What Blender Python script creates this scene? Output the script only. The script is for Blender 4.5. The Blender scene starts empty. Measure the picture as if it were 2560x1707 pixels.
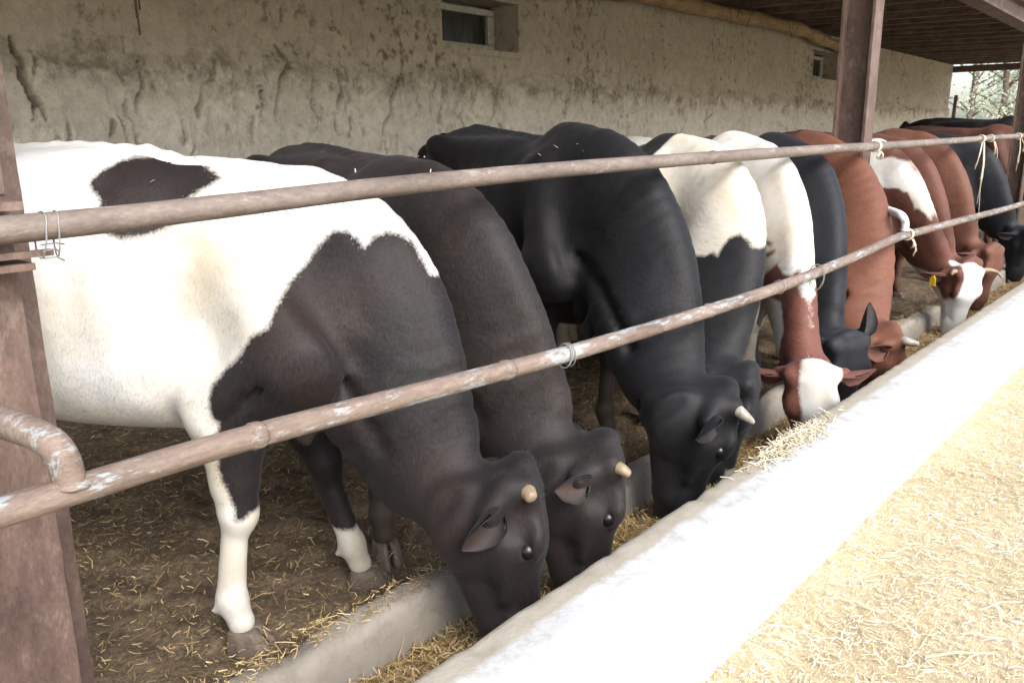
import bpy, bmesh, math, random
import numpy as np
from mathutils import Vector, Matrix

# ------------------------------------------------------------------ camera, sky, sun, exposure
SC = bpy.context.scene
COL = SC.collection

cam_data = bpy.data.cameras.new("camera")
cam = bpy.data.objects.new("camera", cam_data)
COL.objects.link(cam)
# x = along the feed trough (away), y = towards the back wall, z = up; the camera stands outside the trough
RIGHT = Vector((0.6409, -0.7675, -0.0107))
FWD = Vector((0.7438, 0.6240, -0.2394))
UPV = RIGHT.cross(FWD).normalized()
RIGHT = FWD.cross(UPV).normalized()
cam.matrix_world = Matrix(((RIGHT.x, UPV.x, -FWD.x, 0.0),
                           (RIGHT.y, UPV.y, -FWD.y, 0.0),
                           (RIGHT.z, UPV.z, -FWD.z, 1.45),
                           (0, 0, 0, 1)))
cam_data.sensor_width = 36.0
cam_data.lens = 29.05
cam_data.clip_start = 0.05
cam_data.clip_end = 500.0
cam_data.dof.use_dof = True
cam_data.dof.focus_distance = 2.3
cam_data.dof.aperture_fstop = 10.0
SC.camera = cam

SUN_EL, SUN_AZ = math.radians(40), math.radians(-108)   # azimuth measured from +x, counter-clockwise
world = bpy.data.worlds.new("World")
SC.world = world
world.use_nodes = True
wn = world.node_tree.nodes
wl = world.node_tree.links
bg = wn["Background"]
sky = wn.new("ShaderNodeTexSky")
sky.sky_type = 'NISHITA'
sky.sun_disc = False
sky.sun_elevation = SUN_EL
sky.sun_rotation = math.radians(90) - SUN_AZ
sky.dust_density = 3.0
sky.air_density = 1.0
sky.ozone_density = 1.0
hsv = wn.new("ShaderNodeHueSaturation")
hsv.inputs['Saturation'].default_value = 0.85
wl.new(sky.outputs[0], hsv.inputs['Color'])
wl.new(hsv.outputs[0], bg.inputs[0])
bg.inputs[1].default_value = 0.15

sun_data = bpy.data.lights.new("sun", 'SUN')
sun_data.energy = 1.3
sun_data.angle = math.radians(35)
sun_data.color = (0.925, 0.965, 1.0)
sun = bpy.data.objects.new("sun", sun_data)
COL.objects.link(sun)
sd = Vector((math.cos(SUN_EL) * math.cos(SUN_AZ), math.cos(SUN_EL) * math.sin(SUN_AZ), math.sin(SUN_EL)))
sun.rotation_euler = sd.to_track_quat('Z', 'Y').to_euler()
sun.location = sd * 30

SC.view_settings.view_transform = 'Standard'
SC.view_settings.look = 'None'
SC.view_settings.gamma = 1.0
SC.view_settings.exposure = 1.55
SC.render.engine = 'CYCLES'
SC.cycles.use_denoising = True
SC.cycles.max_bounces = 8
SC.cycles.diffuse_bounces = 4
SC.cycles.glossy_bounces = 3

RNG = np.random.default_rng(7)
random.seed(7)

# ------------------------------------------------------------------ helpers
def tag(o, label=None, cat=None, group=None, kind=None):
    if label: o["label"] = label
    if cat: o["category"] = cat
    if group: o["group"] = group
    if kind: o["kind"] = kind
    return o

def link(name, me, mat=None, parent=None, loc=None, smooth=False):
    o = bpy.data.objects.new(name, me)
    COL.objects.link(o)
    if parent is not None: o.parent = parent
    if loc is not None: o.location = loc
    if mat is not None:
        me.materials.clear()
        me.materials.append(mat)
    if smooth and len(me.polygons):
        me.polygons.foreach_set("use_smooth", np.ones(len(me.polygons), dtype=bool))
    return o

def empty(name, loc=(0, 0, 0), rz=0.0):
    o = bpy.data.objects.new(name, None)
    COL.objects.link(o)
    o.location = loc
    o.rotation_euler = (0, 0, rz)
    return o

def mesh_np(name, V, F):
    """V (n,3), F list of arrays of equal arity or (m,k) array"""
    me = bpy.data.meshes.new(name)
    V = np.asarray(V, dtype=np.float32)
    F = np.asarray(F, dtype=np.int32)
    me.vertices.add(len(V))
    me.vertices.foreach_set("co", V.ravel())
    k = F.shape[1]
    me.loops.add(F.size)
    me.loops.foreach_set("vertex_index", F.ravel())
    me.polygons.add(len(F))
    me.polygons.foreach_set("loop_start", np.arange(0, F.size, k, dtype=np.int32))
    me.polygons.foreach_set("loop_total", np.full(len(F), k, dtype=np.int32))
    me.update(calc_edges=True)
    return me

def bm_mesh(name, bm):
    me = bpy.data.meshes.new(name)
    bm.normal_update()
    bm.to_mesh(me)
    bm.free()
    return me

def bm_box(bm, lo, hi):
    x0, y0, z0 = lo; x1, y1, z1 = hi
    vs = [bm.verts.new(p) for p in ((x0,y0,z0),(x1,y0,z0),(x1,y1,z0),(x0,y1,z0),(x0,y0,z1),(x1,y0,z1),(x1,y1,z1),(x0,y1,z1))]
    for f in ((0,3,2,1),(4,5,6,7),(0,1,5,4),(1,2,6,5),(2,3,7,6),(3,0,4,7)):
        bm.faces.new([vs[i] for i in f])
    return vs

def tube(name, pts, rad, seg=16, caps=True, jitter=0.0, seed=0):
    """swept tube along a polyline; rad a number or one per point"""
    pts = [Vector(p) for p in pts]
    n = len(pts)
    if np.isscalar(rad): rad = [rad] * n
    rng = random.Random(seed)
    bm = bmesh.new()
    rings = []
    t0 = (pts[1] - pts[0]).normalized()
    ref = Vector((0, 0, 1)) if abs(t0.z) < 0.9 else Vector((1, 0, 0))
    u = t0.cross(ref).normalized()
    for i, p in enumerate(pts):
        if i == 0: t = pts[1] - pts[0]
        elif i == n - 1: t = pts[-1] - pts[-2]
        else: t = (pts[i+1] - pts[i]).normalized() + (pts[i] - pts[i-1]).normalized()
        t.normalize()
        u = (u - t * u.dot(t)).normalized()
        v = t.cross(u)
        ring = []
        for k in range(seg):
            a = 2 * math.pi * k / seg
            r = rad[i] * (1 + (rng.random() - .5) * jitter)
            ring.append(bm.verts.new(p + (u * math.cos(a) + v * math.sin(a)) * r))
        rings.append(ring)
    for i in range(n - 1):
        for k in range(seg):
            bm.faces.new((rings[i][k], rings[i][(k+1) % seg], rings[i+1][(k+1) % seg], rings[i+1][k]))
    if caps:
        bm.faces.new(list(reversed(rings[0])))
        bm.faces.new(rings[-1])
    bmesh.ops.recalc_face_normals(bm, faces=bm.faces)
    return bm_mesh(name, bm)

def catmull(pts, sub=6):
    pts = [np.array(p, float) for p in pts]
    P = [2 * pts[0] - pts[1]] + pts + [2 * pts[-1] - pts[-2]]
    out = []
    for i in range(1, len(P) - 2):
        for s in range(sub):
            t = s / sub
            p0, p1, p2, p3 = P[i-1], P[i], P[i+1], P[i+2]
            out.append(0.5 * ((2*p1) + (-p0+p2)*t + (2*p0-5*p1+4*p2-p3)*t*t + (-p0+3*p1-3*p2+p3)*t**3))
    out.append(pts[-1])
    return out

# value noise on arrays (used for relief in meshes)
def vnoise(P, freq, seed=0):
    P = np.asarray(P, dtype=np.float64) * freq + seed * 17.13
    i = np.floor(P).astype(np.int64)
    f = P - i
    f = f * f * (3 - 2 * f)
    def h(ix, iy, iz):
        n = (ix * 374761393 + iy * 668265263 + iz * 2147483647 + seed * 974711) & 0x7fffffff
        n = ((n ^ (n >> 13)) * 1274126177) & 0x7fffffff
        n = n ^ (n >> 16)
        return (n & 0xffff) / 65535.0
    r = 0
    for dx in (0, 1):
        wx = f[..., 0] if dx else 1 - f[..., 0]
        for dy in (0, 1):
            wy = f[..., 1] if dy else 1 - f[..., 1]
            for dz in (0, 1):
                wz = f[..., 2] if dz else 1 - f[..., 2]
                r = r + wx * wy * wz * h(i[..., 0] + dx, i[..., 1] + dy, i[..., 2] + dz)
    return r * 2 - 1

def fbm(P, freq, octs=4, seed=0):
    a, r, t = 1.0, 0, 0
    for k in range(octs):
        r = r + a * vnoise(P, freq * 2**k, seed + k)
        t += a
        a *= .5
    return r / t

# ------------------------------------------------------------------ materials
def new_mat(name):
    m = bpy.data.materials.new(name)
    m.use_nodes = True
    nt = m.node_tree
    b = nt.nodes["Principled BSDF"]
    return m, nt, b

def N(nt, typ, **kw):
    n = nt.nodes.new(typ)
    for k, v in kw.items():
        if k.startswith('i_'):
            key = k[2:]
            n.inputs[int(key) if key.isdigit() else key.replace('_', ' ')].default_value = v
        else: setattr(n, k, v)
    return n

def ramp(nt, fac, stops, interp='LINEAR'):
    r = nt.nodes.new("ShaderNodeValToRGB")
    r.color_ramp.interpolation = interp
    els = r.color_ramp.elements
    while len(els) > 1: els.remove(els[-1])
    els[0].position = stops[0][0]
    els[0].color = (*stops[0][1], 1) if len(stops[0][1]) == 3 else stops[0][1]
    for p, c in stops[1:]:
        e = els.new(p)
        e.color = (*c, 1) if len(c) == 3 else c
    nt.links.new(fac, r.inputs[0])
    return r.outputs[0]

def mix(nt, fac, a, b, mode='MIX'):
    m = nt.nodes.new("ShaderNodeMix")
    m.data_type = 'RGBA'
    m.blend_type = mode
    for s, v in ((0, fac), (6, a), (7, b)):
        if isinstance(v, (int, float)): m.inputs[s].default_value = v
        elif isinstance(v, tuple): m.inputs[s].default_value = (*v, 1) if len(v) == 3 else v
        else: nt.links.new(v, m.inputs[s])
    return m.outputs[2]

def noise(nt, vec, scale, detail=4, rough=.55, dist=0.0):
    n = nt.nodes.new("ShaderNodeTexNoise")
    n.inputs['Scale'].default_value = scale
    n.inputs['Detail'].default_value = detail
    n.inputs['Roughness'].default_value = rough
    n.inputs['Distortion'].default_value = dist
    if vec is not None: nt.links.new(vec, n.inputs['Vector'])
    return n.outputs[0]

def coords(nt, kind='Object', scale=None):
    t = nt.nodes.new("ShaderNodeTexCoord")
    v = t.outputs[kind]
    if scale is not None:
        mp = nt.nodes.new("ShaderNodeMapping")
        mp.inputs['Scale'].default_value = scale
        nt.links.new(v, mp.inputs[0])
        v = mp.outputs[0]
    return v

def math_n(nt, op, a, b=None, clamp=False):
    m = nt.nodes.new("ShaderNodeMath")
    m.operation = op
    m.use_clamp = clamp
    for i, v in enumerate((a, b)):
        if v is None: continue
        if isinstance(v, (int, float)): m.inputs[i].default_value = v
        else: nt.links.new(v, m.inputs[i])
    return m.outputs[0]

def bump(nt, b, height, strength=.3, dist=.01, prev=None):
    n = nt.nodes.new("ShaderNodeBump")
    n.inputs['Strength'].default_value = strength
    n.inputs['Distance'].default_value = dist
    nt.links.new(height, n.inputs['Height'])
    if prev is not None: nt.links.new(prev, n.inputs['Normal'])
    if b is not None: nt.links.new(n.outputs[0], b.inputs['Normal'])
    return n.outputs[0]
# ------------------------------------------------------------------ cattle: bodies grown from blended muscle and bone volumes
class Vol:
    def __init__(self, lo, hi, vox):
        self.lo = np.array(lo, np.float32); self.vox = vox
        self.n = np.ceil((np.array(hi) - np.array(lo)) / vox).astype(int) + 1
        self.f = np.full(self.n, 0.5, np.float32)
        self.ax = [self.lo[i] + vox * np.arange(self.n[i], dtype=np.float32) for i in range(3)]
    def block(self, lo, hi, m):
        sl = []
        for i in range(3):
            a = max(0, int((min(lo[i], hi[i]) - m - self.lo[i]) / self.vox))
            b = min(self.n[i], int((max(lo[i], hi[i]) + m - self.lo[i]) / self.vox) + 2)
            if b <= a: return None, None
            sl.append(slice(a, b))
        sl = tuple(sl)
        X = self.ax[0][sl[0]][:, None, None]; Y = self.ax[1][sl[1]][None, :, None]; Z = self.ax[2][sl[2]][None, None, :]
        return sl, (X, Y, Z)
    def put(self, sl, d, k, op='add'):
        f = self.f[sl]
        if op == 'add':
            if k > 0:
                h = np.maximum(k - np.abs(f - d), 0) / k
                self.f[sl] = np.minimum(f, d) - h * h * k * .25
            else: self.f[sl] = np.minimum(f, d)
        else:
            h = np.maximum(k - np.abs(f + d), 0) / k if k > 0 else 0
            self.f[sl] = np.maximum(f, -d) + h * h * k * .25
    def ell(self, c, ax, r, k=.04, op='add'):
        """ellipsoid: centre c, axes rows ax (3,3), radii r"""
        c = np.array(c, np.float32); R = max(r)
        sl, G = self.block(c - R, c + R, k + .03)
        if sl is None: return
        X, Y, Z = (G[0] - c[0], G[1] - c[1], G[2] - c[2])
        q = 0; g = 0
        for i in range(3):
            t = X * ax[i][0] + Y * ax[i][1] + Z * ax[i][2]
            q = q + (t / r[i])**2; g = g + (t / r[i]**2)**2
        q = np.sqrt(q); g = np.sqrt(g) + 1e-6
        self.put(sl, q * (q - 1) / g, k, op)
    def multi(self, caps, k, op='add'):
        """several capsules joined first, then blended once with the rest (no beads at the joints)"""
        lo = np.full(3, 1e9); hi = np.full(3, -1e9); ev = []
        for (a, b, ra, rb, side) in caps:
            r = self.cap(a, b, ra, rb, k, side, op='eval')
            if r is None: continue
            sl, d = r; ev.append(r)
            lo = np.minimum(lo, [q.start for q in sl]); hi = np.maximum(hi, [q.stop for q in sl])
        lo = lo.astype(int); hi = hi.astype(int)
        T = np.full(hi - lo, .5, np.float32)
        for sl, d in ev:
            q = tuple(slice(x.start - l, x.stop - l) for x, l in zip(sl, lo))
            h = np.maximum(.02 - np.abs(T[q] - d), 0) / .02
            T[q] = np.minimum(T[q], d) - 0 * h
        self.put(tuple(slice(l, h_) for l, h_ in zip(lo, hi)), T, k, op)
    def cap(self, a, b, ra, rb, k=.05, side=None, sideb=None, op='add'):
        """tapered capsule; ra/rb a number or (side, depth) pair for an oval section with 'side' as wide axis"""
        a = np.array(a, float); b = np.array(b, float)
        ra = ra if isinstance(ra, tuple) else (ra, ra); rb = rb if isinstance(rb, tuple) else (rb, rb)
        R = max(*ra, *rb)
        sl, G = self.block(np.minimum(a, b) - R, np.maximum(a, b) + R, k + .03)
        if sl is None: return None
        d = b - a; L = np.linalg.norm(d); t_ = d / L
        s = np.array(side if side is not None else ((0, 1, 0) if abs(t_[1]) < .9 else (1, 0, 0)), float)
        s = s - t_ * s.dot(t_); s /= np.linalg.norm(s)
        u = np.cross(t_, s)
        X, Y, Z = (G[0] - a[0], G[1] - a[1], G[2] - a[2])
        tt = X * t_[0] + Y * t_[1] + Z * t_[2]
        w = np.clip(tt / L, 0, 1)
        ex = tt - w * L
        ss = X * s[0] + Y * s[1] + Z * s[2]
        uu = X * u[0] + Y * u[1] + Z * u[2]
        rs = ra[0] + (rb[0] - ra[0]) * w; ru = ra[1] + (rb[1] - ra[1]) * w
        re = np.minimum(rs, ru)
        q = np.sqrt((ss / rs)**2 + (uu / ru)**2 + (ex / re)**2)
        g = np.sqrt((ss / rs**2)**2 + (uu / ru**2)**2 + (ex / re**2)**2) + 1e-6
        if op == 'eval': return sl, (q * (q - 1) / g).astype(np.float32)
        self.put(sl, q * (q - 1) / g, k, op)
    def chain(self, pts, rads, k=.05, sides=None):
        for i in range(len(pts) - 1):
            self.cap(pts[i], pts[i+1], rads[i], rads[i+1], k if i == 0 else min(k, .03), None if sides is None else (np.array(sides[i]) + np.array(sides[i+1])) / 2)
    def trunk(self, xs, top, bot, wid, zc, cap0, cap1):
        lo = (xs[0] - cap0, -max(wid), min(bot)); hi = (xs[-1] + cap1, max(wid), max(top))
        sl, (X, Y, Z) = self.block(lo, hi, .08)
        xq = np.clip(X, xs[0], xs[-1])
        def sm(v):
            g = np.linspace(xs[0], xs[-1], 240)
            w = np.interp(g, xs, v); pad = 18
            w = np.convolve(np.pad(w, pad, mode='reflect', reflect_type='odd'), np.hanning(2 * pad + 1) / np.hanning(2 * pad + 1).sum(), 'valid')
            return np.interp(xq.ravel(), g, w).reshape(xq.shape).astype(np.float32)
        T, B, W, C = sm(top), sm(bot), sm(wid), sm(zc)
        dz = Z - C
        hz = np.where(dz > 0, T - C, C - B)
        ex = np.maximum(np.maximum((xs[0] - X) / cap0, (X - xs[-1]) / cap1), 0)
        yy = Y / W; zz = dz / hz
        p = np.where(dz > 0, 2.05, 2.5)
        q = ((np.abs(yy)**p + np.abs(zz)**p + ex**p) + 1e-9)**(1 / p)
        g = np.sqrt((yy / W)**2 + (zz / hz)**2 + (ex / .2)**2) / np.maximum(q, 1e-3) + 1e-4
        self.put(sl, np.clip((q - 1) / g, -.3, .5), .03)
    def mesh(self, smooth=2):
        f = self.f; vx = self.vox; n = np.array(f.shape)
        s = f < 0
        c = np.zeros(n - 1, np.int8)
        offs = [(i, j, k) for i in (0, 1) for j in (0, 1) for k in (0, 1)]
        for o in offs: c += s[o[0]:n[0]-1+o[0], o[1]:n[1]-1+o[1], o[2]:n[2]-1+o[2]]
        act = (c > 0) & (c < 8)
        I = np.argwhere(act)
        idx = np.full(n - 1, -1, np.int32); idx[act] = np.arange(len(I))
        acc = np.zeros((len(I), 3)); cnt = np.zeros(len(I))
        corner = {o: f[I[:, 0] + o[0], I[:, 1] + o[1], I[:, 2] + o[2]] for o in offs}
        for o in offs:
            for a in range(3):
                if o[a]: continue
                o2 = list(o); o2[a] = 1; o2 = tuple(o2)
                v0, v1 = corner[o], corner[o2]
                m = (v0 < 0) != (v1 < 0)
                t = np.where(m, v0 / np.where(m, v0 - v1, 1), 0)
                p = np.tile(np.array(o, float), (len(I), 1)); p[:, a] += t
                acc[m] += p[m]; cnt[m] += 1
        V = self.lo + (I + acc / np.maximum(cnt, 1)[:, None]) * vx
        Q = []
        for a in range(3):
            b_, c_ = (a + 1) % 3, (a + 2) % 3
            s0 = [slice(None)] * 3; s1 = [slice(None)] * 3
            s0[a] = slice(0, n[a]-1); s1[a] = slice(1, n[a])
            m = s[tuple(s0)] != s[tuple(s1)]
            E = np.argwhere(m)
            ok = (E[:, b_] > 0) & (E[:, c_] > 0) & (E[:, b_] < n[b_]-1) & (E[:, c_] < n[c_]-1)
            E = E[ok]
            q = []
            for db, dc in ((1, 1), (0, 1), (0, 0), (1, 0)):
                e = E.copy(); e[:, b_] -= db; e[:, c_] -= dc
                q.append(idx[e[:, 0], e[:, 1], e[:, 2]])
            q = np.stack(q, 1)
            flip = ~s[E[:, 0], E[:, 1], E[:, 2]]
            q[flip] = q[flip][:, ::-1]
            Q.append(q)
        Q = np.concatenate(Q)
        for _ in range(smooth):
            A = np.zeros_like(V); C = np.zeros(len(V))
            for i in range(4):
                u, v = Q[:, i], Q[:, (i + 1) % 4]
                for d in range(3):
                    A[:, d] += np.bincount(u, V[v, d], len(V)) + np.bincount(v, V[u, d], len(V))
                C += np.bincount(u, minlength=len(V)) + np.bincount(v, minlength=len(V))
            V = V * .45 + A / np.maximum(C, 1)[:, None] * .55
        return V, Q

def unit(v):
    v = np.array(v, float); return v / np.linalg.norm(v)

def poly_sd(P, poly):
    """signed distance (positive inside) of points P (n,2) to polygon"""
    poly = np.array(poly, float)
    d = np.full(len(P), 1e9); inside = np.zeros(len(P), bool)
    for i in range(len(poly)):
        a, b = poly[i], poly[(i + 1) % len(poly)]
        e = b - a; w = P - a
        t = np.clip((w @ e) / (e @ e + 1e-12), 0, 1)
        d = np.minimum(d, ((w - t[:, None] * e)**2).sum(1))
        c = ((a[1] <= P[:, 1]) & (b[1] > P[:, 1])) | ((b[1] <= P[:, 1]) & (a[1] > P[:, 1]))
        x = a[0] + (P[:, 1] - a[1]) / (b[1] - a[1] + 1e-12) * e[0]
        inside ^= c & (P[:, 0] < x)
    d = np.sqrt(d)
    return np.where(inside, d, -d)

def coat_mat(name, dark, white=(.74, .69, .61), brown_tint=None, tint_amt=.5, fuzz=1.0, gloss=.22):
    m, nt, b = new_mat(name)
    L = nt.links
    obj = coords(nt)
    at = N(nt, "ShaderNodeAttribute", attribute_name="patch")
    n1 = noise(nt, obj, 34, 3, .6)
    n2 = noise(nt, obj, 130, 2, .6)
    jag = math_n(nt, 'ADD', math_n(nt, 'MULTIPLY', math_n(nt, 'SUBTRACT', n1, .5), .011 * fuzz), math_n(nt, 'MULTIPLY', math_n(nt, 'SUBTRACT', n2, .5), .016 * fuzz))
    sd = math_n(nt, 'ADD', at.outputs['Fac'], jag)
    fac = math_n(nt, 'MULTIPLY_ADD', sd, 60.0)
    fac.node.inputs[2].default_value = .5
    fac.node.use_clamp = True
    # dark hair: slow patches of sun-bleached brown, fine hair grain
    big = noise(nt, obj, 3.2, 3, .55)
    dk = dark
    if brown_tint is not None:
        bf = ramp(nt, big, [(.38, (0, 0, 0)), (.72, (1, 1, 1))])
        dkc = mix(nt, math_n(nt, 'MULTIPLY', bf, tint_amt), dark, brown_tint)
    else:
        dkc = mix(nt, .0, dark, dark)
    du = noise(nt, obj, 1.9, 5, .62)
    duf = ramp(nt, du, [(.48, (0, 0, 0)), (.74, (1, 1, 1))])
    dkc = mix(nt, math_n(nt, 'MULTIPLY', duf, .16), dkc, tuple(min(c * 1.6 + .011, .3) for c in (dark if brown_tint is None else brown_tint)))
    hairv = coords(nt, scale=(1.0, 1.0, .25))
    grain = noise(nt, hairv, 210, 3, .7)
    dkc = mix(nt, 1.0, dkc, ramp(nt, grain, [(.25, (.6, .6, .6)), (.75, (1.45, 1.45, 1.45))]), 'MULTIPLY')
    wt_n = noise(nt, obj, 2.3, 4, .6)
    wtc = ramp(nt, wt_n, [(.36, tuple(c * f for c, f in zip(white, (.76, .69, .57)))), (.60, white), (.8, tuple(min(c * 1.06, .86) for c in white))])
    # dirt: only low on the animal and on the belly, ragged
    dirt = N(nt, "ShaderNodeAttribute", attribute_name="dirt")
    dn = noise(nt, obj, 22, 5, .7)
    df = ramp(nt, math_n(nt, 'MULTIPLY', dirt.outputs['Fac'], math_n(nt, 'ADD', dn, .35)), [(.30, (0, 0, 0)), (.72, (1, 1, 1))])
    wtc = mix(nt, math_n(nt, 'MULTIPLY', df, .82), wtc, (.30, .225, .145))
    dkc = mix(nt, math_n(nt, 'MULTIPLY', df, .35), dkc, (.10, .070, .045))
    colr = mix(nt, fac, dkc, wtc)
    # bare skin: inner ear, muzzle
    skin = N(nt, "ShaderNodeAttribute", attribute_name="skin")
    colr = mix(nt, math_n(nt, 'MULTIPLY', skin.outputs['Fac'], .75, True), colr, (.17, .105, .085))
    L.new(colr, b.inputs['Base Color'])
    b.inputs['Roughness'].default_value = .60
    b.inputs['Specular IOR Level'].default_value = gloss
    b.inputs['Sheen Weight'].default_value = .05
    b.inputs['Sheen Roughness'].default_value = .45
    b.inputs['Sheen Tint'].default_value = (.85, .85, .9, 1)
    hb = noise(nt, hairv, 150, 3, .75)
    p = bump(nt, None, noise(nt, obj, 9, 3, .5), .14, .012)
    wr = N(nt, "ShaderNodeAttribute", attribute_name="wrinkle")
    wave = N(nt, "ShaderNodeTexWave", wave_type='BANDS', bands_direction='Z')
    wave.inputs['Scale'].default_value = 9.0
    wave.inputs['Distortion'].default_value = 9.0
    wave.inputs['Detail'].default_value = 2.5
    wave.inputs['Detail Scale'].default_value = 2.2
    L.new(obj, wave.inputs['Vector'])
    p = bump(nt, None, math_n(nt, 'MULTIPLY', wave.outputs['Fac'], wr.outputs['Fac']), .10, .006, p)
    bump(nt, b, hb, .28, .004, p)
    return m

def simple_mat(name, col, rough=.6, spec=.5, var=.25, scale=40, bmp=.2, bdist=.003):
    m, nt, b = new_mat(name)
    o = coords(nt)
    n = noise(nt, o, scale, 5, .65)
    nt.links.new(ramp(nt, n, [(.25, tuple(c * (1 - var) for c in col)), (.75, tuple(min(1, c * (1 + var)) for c in col))]), b.inputs['Base Color'])
    b.inputs['Roughness'].default_value = rough
    b.inputs['Specular IOR Level'].default_value = spec
    bump(nt, b, n, bmp, bdist)
    return m

M_HORN = simple_mat("horn_pale", (.21, .155, .095), .5, .5, .5, 28, .5)
M_HORN_DK = simple_mat("horn_grey", (.24, .215, .18), .45, .5, .6, 25, .4)
M_HOOF = simple_mat("hoof_horn", (.105, .080, .060), .6, .4, .5, 30, .4)
M_EYE = simple_mat("eye_dark", (.008, .006, .006), .30, .4, .2, 60, .0)
M_TAG = simple_mat("yellow_plastic", (.75, .50, .03), .4, .5, .1, 20, .05)

def hoof_mesh(s=1.0):
    """cloven hoof, toe towards +x, top ring at z = .075"""
    bm = bmesh.new()
    for sy in (-1, 1):
        secs = [(.0, [(-.045, .004), (.085, .006), (.098, .020), (.070, .046), (.0, .056), (-.045, .044)]),
                (.035, [(-.046, .004), (.066, .006), (.074, .020), (.052, .043), (-.005, .052), (-.045, .042)]),
                (.075, [(-.042, .001), (.036, .003), (.042, .018), (.030, .036), (-.010, .044), (-.042, .036)])]
        rings = []
        for z, pts in secs:
            r = [bm.verts.new((x * s, y * sy * s, z * s)) for x, y in pts]
            rings.append(r)
        for a in range(2):
            for i in range(6):
                bm.faces.new((rings[a][i], rings[a][(i+1) % 6], rings[a+1][(i+1) % 6], rings[a+1][i]))
        bm.faces.new(rings[0]); bm.faces.new(rings[2])
    bmesh.ops.recalc_face_normals(bm, faces=bm.faces)
    bmesh.ops.bevel(bm, geom=bm.edges[:], offset=.004 * s, segments=1, affect='EDGES')
    return bm_mesh("hoof", bm)

def sphere_mesh(name, r, seg=20):
    bm = bmesh.new()
    bmesh.ops.create_uvsphere(bm, u_segments=seg, v_segments=seg // 2, radius=r)
    return bm_mesh(name, bm)

class Frame:
    """cow frame: world <-> local"""
    def __init__(self, pos, head_deg):
        self.p = np.array([pos[0], pos[1], 0.0]); a = math.radians(head_deg)
        self.h = np.array([math.cos(a), math.sin(a), 0]); self.l = np.array([-math.sin(a), math.cos(a), 0]); self.a = a
    def loc(self, P):
        d = np.array(P, float) - self.p; return np.array([d @ self.h, d @ self.l, d[2]])
    def dirv(self, D):
        D = np.array(D, float); return np.array([D @ self.h, D @ self.l, D[2]])

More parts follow.
